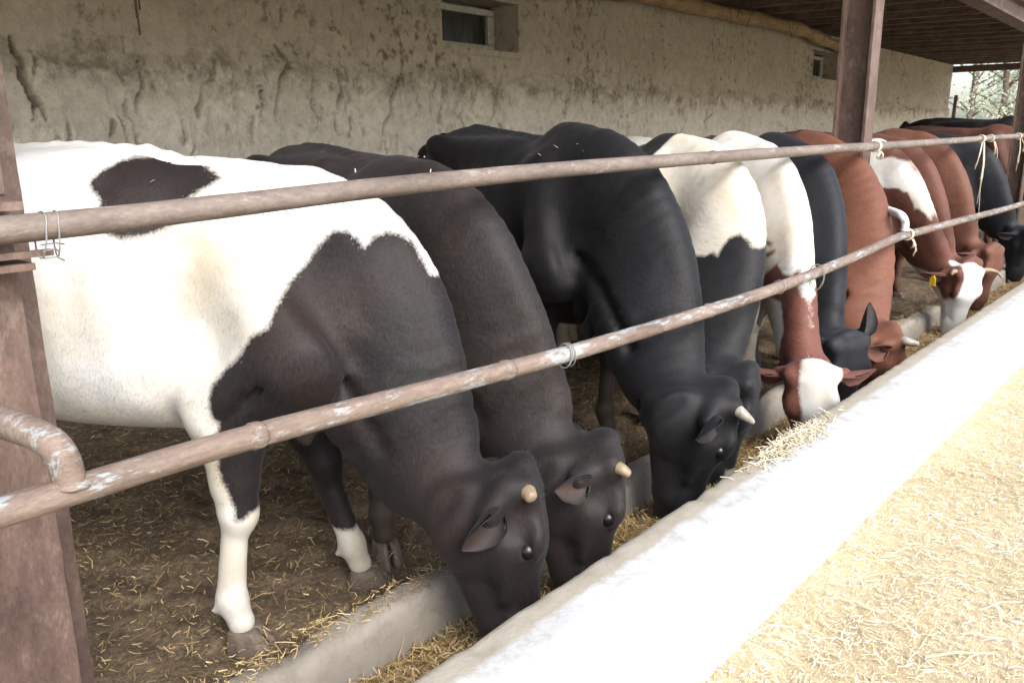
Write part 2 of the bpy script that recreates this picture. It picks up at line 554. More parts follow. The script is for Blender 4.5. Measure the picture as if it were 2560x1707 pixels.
def make_cow(spec):
    s = spec.get('s', 1.0)
    F = Frame(spec['pos'], spec['head'])
    vox = spec.get('vox', .011)
    wf = spec.get('w', 1.0)                     # girth
    bel = spec.get('belly', 0.0)                # sag of belly
    dz = spec.get('dz', (0, 0, 0))              # extra height: rump, mid back, withers
    poll = F.loc(spec['poll']); muz = F.loc(spec['muz']); fn = F.dirv(spec['face'])
    hs = spec.get('hs', s)                      # head size
    e1 = unit(muz - poll); e2 = unit(fn - e1 * (fn @ e1)); e3 = np.cross(e1, e2)     # e3: animal's left or right side of head
    if e3[1] < 0 and abs(e3[1]) > .3: pass
    def H(u, v, w): return poll + hs * (e1 * u + e2 * v * 1.16 + e3 * w)
    lo = np.array([-1.62 * s, -.52 * s, -.02]); hi = np.array([.55 * s, .52 * s, 1.62 * s])
    for q in (H(.56, 0, 0), H(.2, 0, .3), H(.2, 0, -.3), H(0, .1, 0), H(-.05, 0, .25), H(-.05, 0, -.25), H(.3, -.25, 0)):
        lo = np.minimum(lo, q - .08); hi = np.maximum(hi, q + .08)
    V = Vol(lo, hi, vox)
    S = lambda *a: tuple(x * s for x in a)
    r0, r1, r2 = dz
    xs = np.array([-1.30, -1.12, -.95, -.75, -.50, -.25, -.05, .10, .22]) * s
    top = np.array([1.33 + r0, 1.395 + r0, 1.40 + r0, 1.385 + (r0 + r1) / 2, 1.365 + r1, 1.36 + (r1 + r2) / 2 + spec.get('saddle', 0), 1.375 + r2, 1.33 + r2, 1.20 + r2]) * s
    bot = np.array([.95, .84, .74, .64 - bel * .7, .575 - bel, .57 - bel * .7, .60 - bel * .2, .62, .68]) * s
    wid = np.array([.165, .225, .262, .288, .312, .290, .222, .190, .155]) * s * wf
    zc = np.array([1.12, 1.10, 1.06, .98, .93, .93, .95, .94, .93]) * s
    V.trunk(xs, top, bot, wid, zc, .10 * s, .12 * s)
    up = np.eye(3)
    for sg in (-1, 1):
        # hook and pin bones, loin edge
        V.ell(S(-.93, sg * .232 * wf, 1.305 + r0), up, S(.080, .050, .050), .06 * s)
        V.ell(S(-.76, sg * .300 * wf, 1.19 + r0), up, S(.12, .045, .10), .09 * s, 'sub')
        V.ell(S(-1.33, sg * .115, 1.24 + r0), up, S(.06, .05, .06), .08 * s)
        V.cap(S(-.90, sg * .20 * wf, 1.285 + r0), S(-.40, sg * .12, 1.285 + r1), .040 * s, .045 * s, .09 * s)
        # scapula with its ridge, shoulder point, triceps
        V.cap(S(-.06, sg * .14 * wf, 1.235 + r2), S(.16, sg * .215 * wf, .86), (.080 * s, .12 * s), (.100 * s, .12 * s), .065 * s, side=(0, 1, 0))
        V.cap(S(-.01, sg * .185 * wf, 1.18 + r2), S(.15, sg * .250 * wf, .88), .034 * s, .042 * s, .055 * s)
        V.ell(S(.20, sg * .220 * wf, .83), up, S(.10, .085, .11), .05 * s)
        V.cap(S(.12, sg * .215 * wf, .83), S(-.06, sg * .22 * wf, .70), .118 * s, .085 * s, .05 * s)
        V.cap(S(.10, sg * .30 * wf, .80), S(-.03, sg * .29 * wf, .68), .014 * s, .012 * s, .04 * s, op='sub')
        V.cap(S(-.16, sg * .31 * wf, 1.12 + r2), S(-.12, sg * .33 * wf, .78), .030 * s, .026 * s, .08 * s, op='sub')
        # thigh
        V.cap(S(-1.10, sg * .155 * wf, 1.12), S(-1.00, sg * .19 * wf, .80), (.13 * s, .21 * s), (.10 * s, .15 * s), .08 * s, side=(0, 1, 0))
        V.ell(S(-.86, sg * .205 * wf, .80), up, S(.10, .09, .11), .09 * s)
        V.cap(S(-1.25, sg * .13, 1.10), S(-1.22, sg * .15, .80), (.09 * s, .11 * s), (.07 * s, .09 * s), .08 * s, side=(0, 1, 0))
        # flank fold
        V.cap(S(-.80, sg * .24 * wf, 1.0), S(-.78, sg * .23 * wf, .74), .05 * s, .045 * s, .10 * s)
    for k in range(16):                          # spinous processes along the back
        xk = -.95 + k * .062
        V.ell(S(xk, 0, np.interp(xk, xs / s, top / s) - .014), up, S(.022, .020, .022), .035 * s)
    # brisket and keel
    V.cap(S(.22, 0, .72), S(-.10, 0, .64), (.12 * s, .12 * s), (.14 * s, .08 * s), .08 * s, side=(0, 1, 0))
    V.ell(S(.27, 0, .73), up, S(.12, .10, .15), .07 * s)
    # neck: curve from the withers to behind the poll
    n0 = np.array(S(-.08, 0, 1.10 + r2 * .6)); nend = H(.140, -.145, 0)
    n1 = np.array(S(*spec.get('nb', (.45, 0, 1.16)))) + np.array([0, 0, r2 * .4])
    hb = np.array([n0[0] - nend[0], n0[1] - nend[1], 0]); hb = unit(hb)
    n2 = nend + spec.get('n2l', .36) * s * (hb * .88 + np.array([0, 0, .47])) + np.array(spec.get('nbow', (0, 0, 0)))
    ts = np.linspace(0, 1, 29)
    path = [((1-t)**3) * n0 + 3*((1-t)**2)*t * n1 + 3*(1-t)*t*t * n2 + t**3 * nend for t in ts]
    nk = spec.get('neck', 1.0)
    rl = np.interp(ts, [0, .25, .5, .75, 1], [.155, .138, .108, .088, .080]) * s * nk
    rd = np.interp(ts, [0, .25, .5, .75, 1], [.30, .270, .215, .160, .100]) * s * nk
    def lat_ax(t): return unit(np.array([0, 1.0, 0]) * (1 - t) + e3 * (1 if e3[1] > 0 else -1) * t)
    V.multi([(path[i], path[i+1], (rl[i], rd[i]), (rl[i+1], rd[i+1]), lat_ax((ts[i] + ts[i+1]) / 2)) for i in range(len(ts) - 1)], .07 * s)
    for sg in (-1, 1):
        V.cap(S(.15, sg * .245 * wf, 1.17 + r2), S(.31, sg * .235 * wf, .84), .020 * s, .022 * s, .06 * s, op='sub')
        jug = []
        for i in range(8, 20):
            tan = unit(path[i+1] - path[i]); sd = unit(np.array([0, 1.0, 0]) * (1 - ts[i]) + e3 * (1 if e3[1] > 0 else -1) * ts[i])
            dn = np.cross(tan, sd); dn = dn if dn[2] < 0 else -dn
            jug.append((path[i] + dn * rd[i] * .50 + sd * sg * rl[i] * .98, path[i+1] + dn * rd[i+1] * .50 + sd * sg * rl[i+1] * .98, .014 * s, .013 * s, None))
        V.multi(jug, .05, 'sub')
    # dewlap: folds hanging under the neck
    for t, hgt, r in ((.22, 1.00, .034), (.40, 1.02, .030), (.58, 1.02, .026), (.75, 1.0, .022)):
        i = int(t * 28)
        tan = unit(path[i+1] - path[i]); sd = unit(np.array([0, 1.0, 0]) * (1 - t) + e3 * (1 if e3[1] > 0 else -1) * t)
        dn = np.cross(tan, sd); dn = dn if dn[2] < 0 else -dn
        if abs(dn[2]) < .25: dn = unit(dn + np.array([-.5, 0, -.5]))
        j = min(i + 4, 28)
        a = path[i] + dn * rd[i] * hgt; b = path[j] + dn * rd[j] * hgt
        V.cap(a, b, (r * .7 * s, r * 1.6 * s), (r * .6 * s, r * 1.5 * s), .05, side=sd)
    for t in (.30, .42, .54):
        i = int(t * 28); tan = unit(path[i+1] - path[i]); sd = unit(np.array([0, 1.0, 0]) * (1 - t) + e3 * (1 if e3[1] > 0 else -1) * t)
        dn = np.cross(tan, sd); dn = dn if dn[2] < 0 else -dn
        for w0 in (-.05, .03):
            a = path[i] + dn * rd[i] * .80 + sd * w0 * s; b = a + dn * .10 * s + np.array([0, 0, -.09]) * s
            V.cap(a, b, (.010 * s, .040 * s), (.013 * s, .030 * s), .025, side=sd)
    # crest line
    crest = []
    for i in range(4, 22):
        tan = unit(path[i+1] - path[i]); sd = lat_ax(ts[i])
        upn = np.cross(tan, sd); upn = upn if (upn @ np.array([1.0, 0, .8])) > 0 else -upn
        crest.append((path[i] + upn * rd[i] * .86, path[i+1] + upn * rd[i+1] * .86, .040 * s, .038 * s, None))
    V.multi(crest, .06)
    # head
    ears = []
    ka = .045
    V.cap(H(.088, -.066, 0), H(.20, -.070, 0), (.098 * hs, .078 * hs), (.100 * hs, .092 * hs), ka, side=e3)
    V.cap(H(.18, -.070, 0), H(.42, -.060, 0), (.080 * hs, .076 * hs), (.054 * hs, .052 * hs), .035, side=e3)
    V.cap(H(.40, -.066, 0), H(.475, -.072, 0), (.064 * hs, .056 * hs), (.066 * hs, .050 * hs), .03, side=e3)
    V.cap(H(.42, -.112, 0), H(.485, -.108, 0), (.046 * hs, .030 * hs), (.044 * hs, .026 * hs), .02, side=e3)      # lower lip
    V.cap(H(.115, -.172, 0), H(.40, -.118, 0), (.058 * hs, .088 * hs), (.042 * hs, .042 * hs), .04, side=e3)
    V.cap(H(.060, -.052, 0), H(.034, -.048, 0), (.088 * hs, .044 * hs), (.074 * hs, .032 * hs), .03, side=e3)
    V.ell(H(.016, -.042, 0), (e1, e2, e3), (.022 * hs, .030 * hs, .048 * hs), .02)
    for sg in (-1, 1):
        V.ell(H(.150, -.152, sg * .050), (e1, e2, e3), (.110 * hs, .098 * hs, .046 * hs), .04)           # cheek
        V.cap(H(.26, -.095, sg * .060), H(.19, -.085, sg * .085), .016 * hs, .020 * hs, .04)            # cheek bone
        V.ell(H(.172, -.022, sg * .080), (e1, e2, e3), (.046 * hs, .026 * hs, .030 * hs), .03)            # brow
        V.ell(H(.202, -.040, sg * .100), (e1, e2, e3), (.026 * hs, .020 * hs, .012 * hs), .012, 'sub')    # socket
        V.cap(H(.182, -.023, sg * .095), H(.224, -.026, sg * .091), .013 * hs, .011 * hs, .012)           # upper lid
        V.cap(H(.184, -.057, sg * .094), H(.222, -.054, sg * .090), .011 * hs, .010 * hs, .012)           # lower lid
        V.cap(H(.075, -.190, sg * .085), H(.190, -.262, sg * .050), .016 * hs, .012 * hs, .035, op='sub')  # groove behind the jaw
        V.cap(H(.158, -.030, sg * .086), H(.205, -.010, sg * .074), .013 * hs, .010 * hs, .016)           # brow fold
        V.cap(H(.300, -.092, sg * .078), H(.385, -.040, sg * .058), .008 * hs, .006 * hs, .02, op='sub')  # crease beside the nose
        V.ell(H(.420, -.085, sg * .050), (e1, e2, e3), (.050 * hs, .035 * hs, .022 * hs), .02)            # upper lip
        V.ell(H(.115, -.052, sg * .108), (e1, e2, e3), (.050 * hs, .030 * hs, .016 * hs), .03, 'sub')   # temple hollow
        V.cap(H(.225, -.088, sg * .082), H(.335, -.088, sg * .066), .010 * hs, .008 * hs, .025)          # facial crest
        V.cap(H(.325, -.128, sg * .066), H(.275, -.175, sg * .060), .008 * hs, .006 * hs, .02, op='sub') # front edge of the jaw muscle
        V.cap(H(.135, -.030, sg * .060), H(.085, -.026, sg * .070), .018 * hs, .016 * hs, .03)           # frontal ridge
        V.ell(H(.462, -.040, sg * .036), (e1, e2, e3), (.024 * hs, .016 * hs, .018 * hs), .02)            # nostril wing
        V.ell(H(.470, -.034, sg * .042), (e1, e2, e3), (.017 * hs, .013 * hs, .011 * hs), .008, 'sub')    # nostril
        V.cap(H(.36, -.098, sg * .062), H(.47, -.104, sg * .058), .006 * hs, .006 * hs, .012, op='sub')   # mouth line
        V.ell(H(.055, -.040, sg * .088), (e1, e2, e3), (.030 * hs, .028 * hs, .026 * hs), .03)            # horn base
        # ear: a cupped leaf
        ed = spec.get('ear_r' if sg > 0 else 'ear_l')
        if ed is None: ed = (.15, -.45, 1.0)
        b0 = H(.080, -.095, sg * .094)
        d = unit(e1 * ed[0] + e2 * ed[1] + e3 * sg * ed[2])
        op = spec.get('ear_open')               # direction the ear opens to, head frame
        on = unit(e1 * (op[0] if op else .55) + e2 * (op[1] if op else .65) + e3 * sg * (op[2] if op else .15))
        on = unit(on - d * (on @ d)); wd = np.cross(d, on)
        el = .175 * hs * spec.get('ear', 1.0)
        ears.append((b0, d, on, wd, el))
        V.cap(b0 - d * .035 * hs, b0 + d * .040 * hs - on * .004, .034 * hs, .024 * hs, .03)
    # legs
    hooves = []
    lg = spec.get('legs', {})
    for key, base, sg in (('fr', 'f', -1), ('fl', 'f', 1), ('hr', 'h', -1), ('hl', 'h', 1)):
        if key in lg:
            g = F.loc((*lg[key], 0))
        else:
            g = np.array(S(.06 if base == 'f' else -1.22, sg * .17, 0)); g[0] += {'fr': .04, 'fl': -.05, 'hr': -.08, 'hl': .10}[key] * s
        toe = unit((1, sg * .12, 0))
        g = g - np.array([0, 0, .016]); hoofc = g
        hooves.append((key, hoofc, toe))
        past = hoofc + np.array([0, 0, .085 * s]) - toe * .012 * s
        fet = hoofc + np.array([0, 0, .155 * s]) - toe * (.034 if base == 'f' else .055) * s
        if base == 'f':
            elb = np.array(S(-.03, sg * .195 * wf, .74))
            knee = elb + (fet - elb) * .555 + np.array([.014, 0, 0]) * s; knee[2] = max(knee[2], .385 * s)
            kk = knee
            V.cap(elb, kk + (elb - kk) * .25, (.090 * s, .125 * s), (.055 * s, .064 * s), .05 * s, side=(0, 1, 0))
            V.cap(kk + (elb - kk) * .27, kk + (elb - kk) * .02, (.052 * s, .062 * s), (.048 * s, .052 * s), .03, side=(0, 1, 0))
            V.ell(kk + np.array([.012, 0, -.005]) * s, up, S(.048, .050, .062), .03)
            V.cap(kk, fet, (.033 * s, .035 * s), (.034 * s, .038 * s), .03, side=(0, 1, 0))
            V.cap(kk - np.array([.02, 0, .06]) * s, fet - np.array([.016, 0, -.03]) * s, (.016 * s), (.016 * s), .03)
        else:
            hip = np.array(S(-.95, sg * .185 * wf, .80))
            hock = np.array([(fet[0] - .06 * s), fet[1] * .9 + sg * .012 * s, .52 * s])
            V.cap(hip, hock, (.085 * s, .12 * s), (.040 * s, .055 * s), .07 * s, side=(0, 1, 0))
            V.ell(hock + np.array([-.01, 0, -.01]) * s, up, S(.055, .040, .070), .03)
            V.cap(np.array(S(-1.22, sg * .15, .82)), hock + np.array([-.045, 0, .05]) * s, .045 * s, .022 * s, .05)
            V.cap(hock, fet, (.036 * s, .044 * s), (.036 * s, .040 * s), .03, side=(0, 1, 0))
        V.ell(fet, up, S(.040, .044, .044), .025)
        for q in (-1, 1): V.ell(fet + np.array([-.045, q * .022, -.022]) * s, up, S(.010, .010, .015), .008)   # dew claws
        V.cap(fet, past, (.036 * s, .034 * s), (.040 * s, .038 * s), .025, side=(0, 1, 0))
    # tail
    tl = [S(-1.36, 0, 1.33 + r0), S(-1.44, .0, 1.22 + r0), S(-1.47, .01, .95), S(-1.46, .02, .60)]
    V.chain(tl, [.042 * s, .032 * s, .022 * s, .020 * s], .05)
    V.cap(S(-1.46, .02, .62), S(-1.45, .03, .36), .022 * s, .034 * s, .03)
    # uneven flesh: low noise over the field plus rib relief
    sl = np.abs(V.f) < .06
    I = np.argwhere(sl)
    P = V.lo + I * vox
    nz = fbm(P, 4.5, 4, spec.get('seed', 1)) * .010 * s
    rib = np.sin(P[:, 0] / s * 44 + P[:, 2] * 5) * np.exp(-((P[:, 0] / s + .48) / .26)**2) * np.exp(-((P[:, 2] / s - 1.0) / .20)**2) * .0060 * spec.get('rib', 1.0)
    # loose skin: transverse folds along the neck, strongest behind the jaw
    PA = np.array(path); best = np.full(len(P), 9.0); ti = np.zeros(len(P)); side_s = np.zeros(len(P))
    for i in range(6, 27):
        dd_ = np.linalg.norm(P - PA[i], axis=1); m_ = dd_ < best
        best = np.where(m_, dd_, best); tan_i = unit(PA[min(i + 1, 28)] - PA[i])
        ti = np.where(m_, ts[i] + (P - PA[i]) @ tan_i / 1.1, ti)
    fw = np.clip((ti - .38) / .2, 0, 1) * np.clip((.93 - ti) / .12, 0, 1) * (best < .30 * s)
    fold = np.sin(ti * 2 * np.pi * 15 + fbm(P, 6, 3, spec.get('seed', 1) + 50) * 5.0)
    rib = rib + (np.abs(fold)**.6 * np.sign(fold)) * .0034 * fw * np.clip(.5 + 1.1 * vnoise(P, 5, spec.get('seed', 1) + 60), 0, 1) * spec.get('folds', 1.0)
    trunk_w = np.clip((P[:, 2] / s - .5) / .2, .25, 1)
    V.f[sl] += (nz * trunk_w + rib).astype(np.float32)
    ear_rng = []
    Vt, Q = V.mesh(3)
    for b0, d, on, wd, el in ears:
        nl, nw = 16, 11
        tt_ = np.linspace(0, 1, nl)[:, None]; uu_ = np.linspace(-1, 1, nw)[None, :]
        half = .052 * hs * spec.get('earw', 1.0) * np.interp(tt_, [0, .12, .35, .6, .85, 1], [.30, .62, 1.0, .95, .55, .06])
        ang = np.interp(tt_, [0, .3, .7, 1], [2.3, 1.7, 1.2, .7])                       # rolled at the base, flatter at the tip
        lat = half * np.sin(uu_ * ang) / ang * 1.15; dep = -half * (np.cos(uu_ * ang) - 1) / ang * 1.15
        curve = -.10 * el * tt_**2
        P3 = (b0 + d * 0)[None, None, :] + d * (tt_ * el)[..., None] + wd * (lat)[..., None] + on * (dep + curve)[..., None]
        bk = P3 - on * (.011 * hs * (1 - .6 * np.abs(uu_)) * (1 - .5 * tt_))[..., None]
        base = len(Vt)
        Vt = np.concatenate([Vt, P3.reshape(-1, 3), bk.reshape(-1, 3)])
        ii = (np.arange(nl - 1)[:, None] * nw + np.arange(nw - 1)[None, :]).ravel() + base
        f1 = np.stack([ii, ii + nw, ii + nw + 1, ii + 1], 1); m_ = nl * nw
        f2 = f1[:, ::-1] + m_
        rim = []
        for k in range(nl - 1):
            p, q = base + k * nw, base + (k + 1) * nw
            rim += [(p, p + m_, q + m_, q), (p + nw - 1, q + nw - 1, q + nw - 1 + m_, p + nw - 1 + m_)]
        for k in range(nw - 1):
            p = base + (nl - 1) * nw + k; rim.append((p, p + m_, p + m_ + 1, p + 1))
        nf1 = np.cross(P3[1, nw // 2] - P3[0, nw // 2], P3[0, nw // 2 + 1] - P3[0, nw // 2]) @ on
        if nf1 < 0: f1, f2 = f1[:, ::-1], f2[:, ::-1]
        Q = np.concatenate([Q, f1, f2, np.array(rim)])
        ear_rng.append((base, base + m_))
    me = mesh_np("cow_body", Vt, Q)
    # attributes -----------------------------------------------------------------
    hl = np.stack([(Vt - poll) @ e1, (Vt - poll) @ e2 / 1.16, (Vt - poll) @ e3], 1) / hs
    hmask = np.linalg.norm(Vt - H(.22, -.10, 0), axis=1) < .37 * hs
    patch = np.full(len(Vt), -.3)
    for p in spec.get('patches', []):
        kind = p[0]
        if kind == 'side':       d = poly_sd(Vt[:, [0, 2]], p[1])
        elif kind == 'sideR':    d = np.where(Vt[:, 1] < .03, poly_sd(Vt[:, [0, 2]], p[1]), -.3)
        elif kind == 'sideL':    d = np.where(Vt[:, 1] > -.03, poly_sd(Vt[:, [0, 2]], p[1]), -.3)
        elif kind == 'face':     d = np.where((hl[:, 0] > -.1) & (np.abs(hl[:, 2]) < .3), poly_sd(hl[:, [0, 2]], p[1]) * hs, -.3); d = np.where(hl[:, 1] > p[2] if len(p) > 2 else -9, d, -.3)
        elif kind == 'headside': d = np.where(hl[:, 0] > -.15, poly_sd(hl[:, [0, 1]], p[1]) * hs, -.3)
        elif kind == 'ball':     d = p[2] - np.linalg.norm(Vt - np.array(p[1]), axis=1)
        elif kind == 'legs':     d = np.where(hmask, -.3, p[1] - Vt[:, 2])
        elif kind == 'leg':      d = np.where((Vt[:, 1] * p[1] > 0.02) & (Vt[:, 0] * p[2] > -.5 * p[2]), poly_sd(Vt[:, [0, 2]], p[3]), -.3)
        elif kind == 'all':      d = np.full(len(Vt), .3)
        elif kind[0] == '-':
            kk = kind[1:]
            if kk == 'side':       d = poly_sd(Vt[:, [0, 2]], p[1])
            elif kk == 'headside': d = np.where(hl[:, 0] > -.15, poly_sd(hl[:, [0, 1]], p[1]) * hs, -.3)
            elif kk == 'sideL':    d = np.where(Vt[:, 1] > -.06, poly_sd(Vt[:, [0, 2]], p[1]), -.3)
            elif kk == 'sideR':    d = np.where(Vt[:, 1] < -.06, poly_sd(Vt[:, [0, 2]], p[1]), -.3)
            elif kk == 'ball':     d = p[2] - np.linalg.norm(Vt - np.array(p[1]), axis=1)
            elif kk == 'head':     d = .02 - np.maximum(np.maximum(-(hl[:, 0] + .02), np.abs(hl[:, 2]) - .30), -(hl[:, 1] + .24)) * hs
            elif kk == 'face':     d = np.where((hl[:, 0] > -.1) & (np.abs(hl[:, 2]) < .3), poly_sd(hl[:, [0, 2]], p[1]) * hs, -.3)
            patch = np.minimum(patch, -d); continue
        patch = np.maximum(patch, d)
    dirt = np.clip(1.05 - Vt[:, 2] / s / .62, 0, 1) * spec.get('dirt', 1.0)
    dirt = np.maximum(dirt, np.clip((.72 - Vt[:, 2] / s) / .12, 0, 1) * np.clip((-.1 - Vt[:, 0] / s) / .1, 0, 1) * .62 * spec.get('dirt', 1.0))
    dirt = np.where(hmask, dirt * .2, dirt) 
    skin = np.zeros(len(Vt))
    for r0_, r1_ in ear_rng:
        m_ = (r1_ - r0_); uu_ = np.abs(np.tile(np.linspace(-1, 1, 11), m_ // 11))
        skin[r0_:r1_] = spec.get('ear_skin', .15) * np.clip(1.25 - 1.3 * uu_, 0, 1)
    skin = np.maximum(skin, spec.get('nose_skin', 0.0) * np.clip((hl[:, 0] - .42) / .04, 0, 1) * hmask)
    pth = np.array(path)
    dn = np.min(np.linalg.norm(Vt[:, None, :] - pth[None, 10:28:2, :], axis=2), axis=1) if len(Vt) < 2e6 else 0
    wr = np.clip(1.25 - dn / (.30 * s), 0, 1) * np.clip(1 - (hl[:, 0] - .0) / .08, 0, 1)
    for nm, arr in (("patch", patch), ("dirt", dirt), ("skin", skin), ("wrinkle", wr)):
        a = me.attributes.new(nm, 'FLOAT', 'POINT')
        a.data.foreach_set("value", arr.astype(np.float32))
    # objects --------------------------------------------------------------------
    cow = empty(spec.get('name', 'cow'), tuple(F.p), F.a)
    tag(cow, spec['label'], 'cow', 'cattle feeding at the trough')
    body = link("body", me, spec['mat'], cow, smooth=True)
    nf = spec.get('fur', 0)
    if nf:
        rg = np.random.default_rng(spec.get('seed', 1) + 100)
        A, B, C_, D = (Vt[Q[:, i]] for i in range(4))
        nr = np.cross(C_ - A, D - B); ar = np.linalg.norm(nr, axis=1); nr = nr / np.maximum(ar, 1e-9)[:, None]
        fi = rg.choice(len(Q), nf, p=ar / ar.sum())
        u = rg.uniform(0, 1, (nf, 1)); v = rg.uniform(0, 1, (nf, 1))
        root = (A[fi] * (1 - u) + B[fi] * u) * (1 - v) + (D[fi] * (1 - u) + C_[fi] * u) * v
        nn = nr[fi]
        inhead = ((root - poll) @ e1 > 0) & (np.linalg.norm(root - H(.22, -.1, 0), axis=1) < .36 * hs)
        flow = np.where(inhead[:, None], -e1 * .9 - e2 * .2, np.array([-.55, 0, -.83])) + rg.normal(0, .22, (nf, 3))
        flow = flow - nn * (flow * nn).sum(1)[:, None]; flow /= np.linalg.norm(flow, axis=1)[:, None] + 1e-9
        low = np.clip((root[:, 2] / s - .25) / .3, .35, 1)[:, None]
        Lh = rg.uniform(.007, .014, (nf, 1)) * np.where(inhead[:, None], .55, 1.0) * low * spec.get('furl', 1.0)
        hr = np.stack([(root - poll) @ e1, (root - poll) @ e2 / 1.16, (root - poll) @ e3], 1) / hs
        tuft = (hr[:, 0] < .10) & (hr[:, 0] > -.08) & (hr[:, 1] > -.10) & (np.abs(hr[:, 2]) < .085)
        Lh = np.where(tuft[:, None], Lh * 3.2, Lh)
        flow = np.where(tuft[:, None], e1 * .5 + rg.normal(0, .7, (nf, 3)), flow)
        flow = flow - nn * (flow * nn).sum(1)[:, None] * .7; flow /= np.linalg.norm(flow, axis=1)[:, None] + 1e-9
        side_ = np.cross(nn, flow); side_ /= np.linalg.norm(side_, axis=1)[:, None] + 1e-9; wh = .0007 + .0004 * rg.uniform(0, 1, (nf, 1))
        tip = root + flow * Lh * .95 + nn * Lh * rg.uniform(.08, .30, (nf, 1))
        FV = np.stack([root + side_ * wh - nn * .001, root - side_ * wh - nn * .001, tip], 1).reshape(-1, 3)
        fme = mesh_np("fur", FV, np.arange(nf * 3).reshape(-1, 3))
        fme.polygons.foreach_set("use_smooth", np.ones(nf, bool))
        fme.normals_split_custom_set_from_vertices(np.repeat(nn + flow * .15, 3, axis=0).tolist())
        vi = Q[fi, 0]
        for nm, arr in (("patch", patch[vi] + rg.normal(0, .006, nf)), ("dirt", dirt[vi]), ("skin", skin[vi]), ("wrinkle", wr[vi] * 0)):
            a = fme.attributes.new(nm, 'FLOAT', 'POINT')
            a.data.foreach_set("value", np.repeat(arr, 3).astype(np.float32))
        fo = link("fur", fme, spec['mat'], cow); fo["kind"] = 'stuff'
    nb_ = spec.get('bits', 0)
    if nb_:
        rg = np.random.default_rng(spec.get('seed', 1) + 300)
        cand = np.where((Vt[:, 2] > 1.15 * s) & (np.abs(Vt[:, 1]) < .25) & (Vt[:, 0] < .35) & (Vt[:, 0] > -1.2 * s))[0]
        pk = Vt[rg.choice(cand, nb_)]; th = rg.uniform(0, 6.28, nb_)
        dd = np.stack([np.cos(th), np.sin(th) * .6, rg.normal(0, .25, nb_)], 1) * rg.uniform(.005, .018, (nb_, 1)); sd_ = np.cross(dd, [0, 0, 1.0]); sd_ /= np.linalg.norm(sd_, axis=1)[:, None] + 1e-9
        pk = pk + np.array([0, 0, .010]) + np.sign(pk[:, 1:2]) * np.array([[0, .008, 0]])
        BV = np.stack([pk - dd - sd_ * .0016, pk - dd + sd_ * .0016, pk + dd + sd_ * .0016, pk + dd - sd_ * .0016], 1).reshape(-1, 3)
        bme = mesh_np("straw_bits", BV, np.arange(nb_ * 4).reshape(-1, 4))
        aa = bme.attributes.new("rnd", 'FLOAT', 'POINT'); aa.data.foreach_set("value", np.repeat(rg.uniform(.3, 1, nb_), 4).astype(np.float32))
        bo = link("straw_bits", bme, M_STRAW_SUN if 'M_STRAW_SUN' in globals() else M_HORN, cow); bo["kind"] = 'stuff'
    for key, g, toe in hooves:
        ho = link("hoof", hoof_mesh(s * .98), spec.get('hoof_mat', M_HOOF), cow, tuple(g))
        ho.rotation_euler = (0, 0, math.atan2(toe[1], toe[0]))
    for sg in (-1, 1):
        ey = link("eye", sphere_mesh("eye", .0215 * hs), M_EYE, cow, tuple(H(.203, -.040, sg * .0840)), smooth=True)
    for sg, hk in ((-1, 'horn_l'), (1, 'horn_r')):
        hp = spec.get(hk)
        if hp:
            pts = catmull([H(.055, -.040, sg * .085)] + [H(a + .055, b, sg * c) for a, b, c in hp['pts']], 5)
            n = len(pts); r = hp.get('r', .022) * hs
            rr = [r * ((1 - (i / (n - 1))**1.6) * (1 - hp.get('tip', .25)) + hp.get('tip', .25)) * (1 if i < n - 1 else .55) for i in range(n)]
            link("horn", tube("horn", pts, rr, 14, True, .04, 3), hp.get('mat', M_HORN), cow, smooth=True)
    if spec.get('tag_side'):
        sg = spec['tag_side']
        bm = bmesh.new()
        bm_box(bm, (-.022, -.002, -.06), (.022, .002, 0)); bm_box(bm, (-.012, -.004, -.004), (.012, .004, .016))
        tg = link("ear_tag", bm_mesh("ear_tag", bm), M_TAG, cow, tuple(H(*spec['tag_at'])))
        tg.rotation_euler = spec.get('tag_rot', (0, 0, 0))
    return cow
# ------------------------------------------------------------------ setting: ground, pen floor, back wall, roof
def lerp_y(x):                      # the feed line drifts slightly towards the yard as it runs away
    return -0.022 * x

def grid_mesh(name, xs, ys, fn, flip=False):
    X, Y = np.meshgrid(xs, ys, indexing='ij')
    V = fn(X, Y).reshape(-1, 3)
    n, m = len(xs), len(ys)
    i = (np.arange(n - 1)[:, None] * m + np.arange(m - 1)[None, :]).ravel()
    F = np.stack([i, i + m, i + m + 1, i + 1], 1)
    if flip: F = F[:, ::-1]
    return mesh_np(name, V, F)

# materials of the setting
def mat_ground():
    m, nt, b = new_mat("straw_dust_ground")
    o = coords(nt)
    n1 = noise(nt, o, 2.0, 5, .6); n2 = noise(nt, coords(nt, scale=(1, 3, 1)), 60, 4, .7)
    c = ramp(nt, n1, [(.3, (.42, .34, .21)), (.55, (.52, .43, .28)), (.75, (.59, .50, .35))])
    c = mix(nt, 1.0, c, ramp(nt, n2, [(.25, (.72, .70, .66)), (.7, (1.12, 1.12, 1.1))]), 'MULTIPLY')
    nt.links.new(c, b.inputs['Base Color'])
    b.inputs['Roughness'].default_value = .95
    b.inputs['Specular IOR Level'].default_value = .1
    bump(nt, b, n2, .6, .01)
    return m

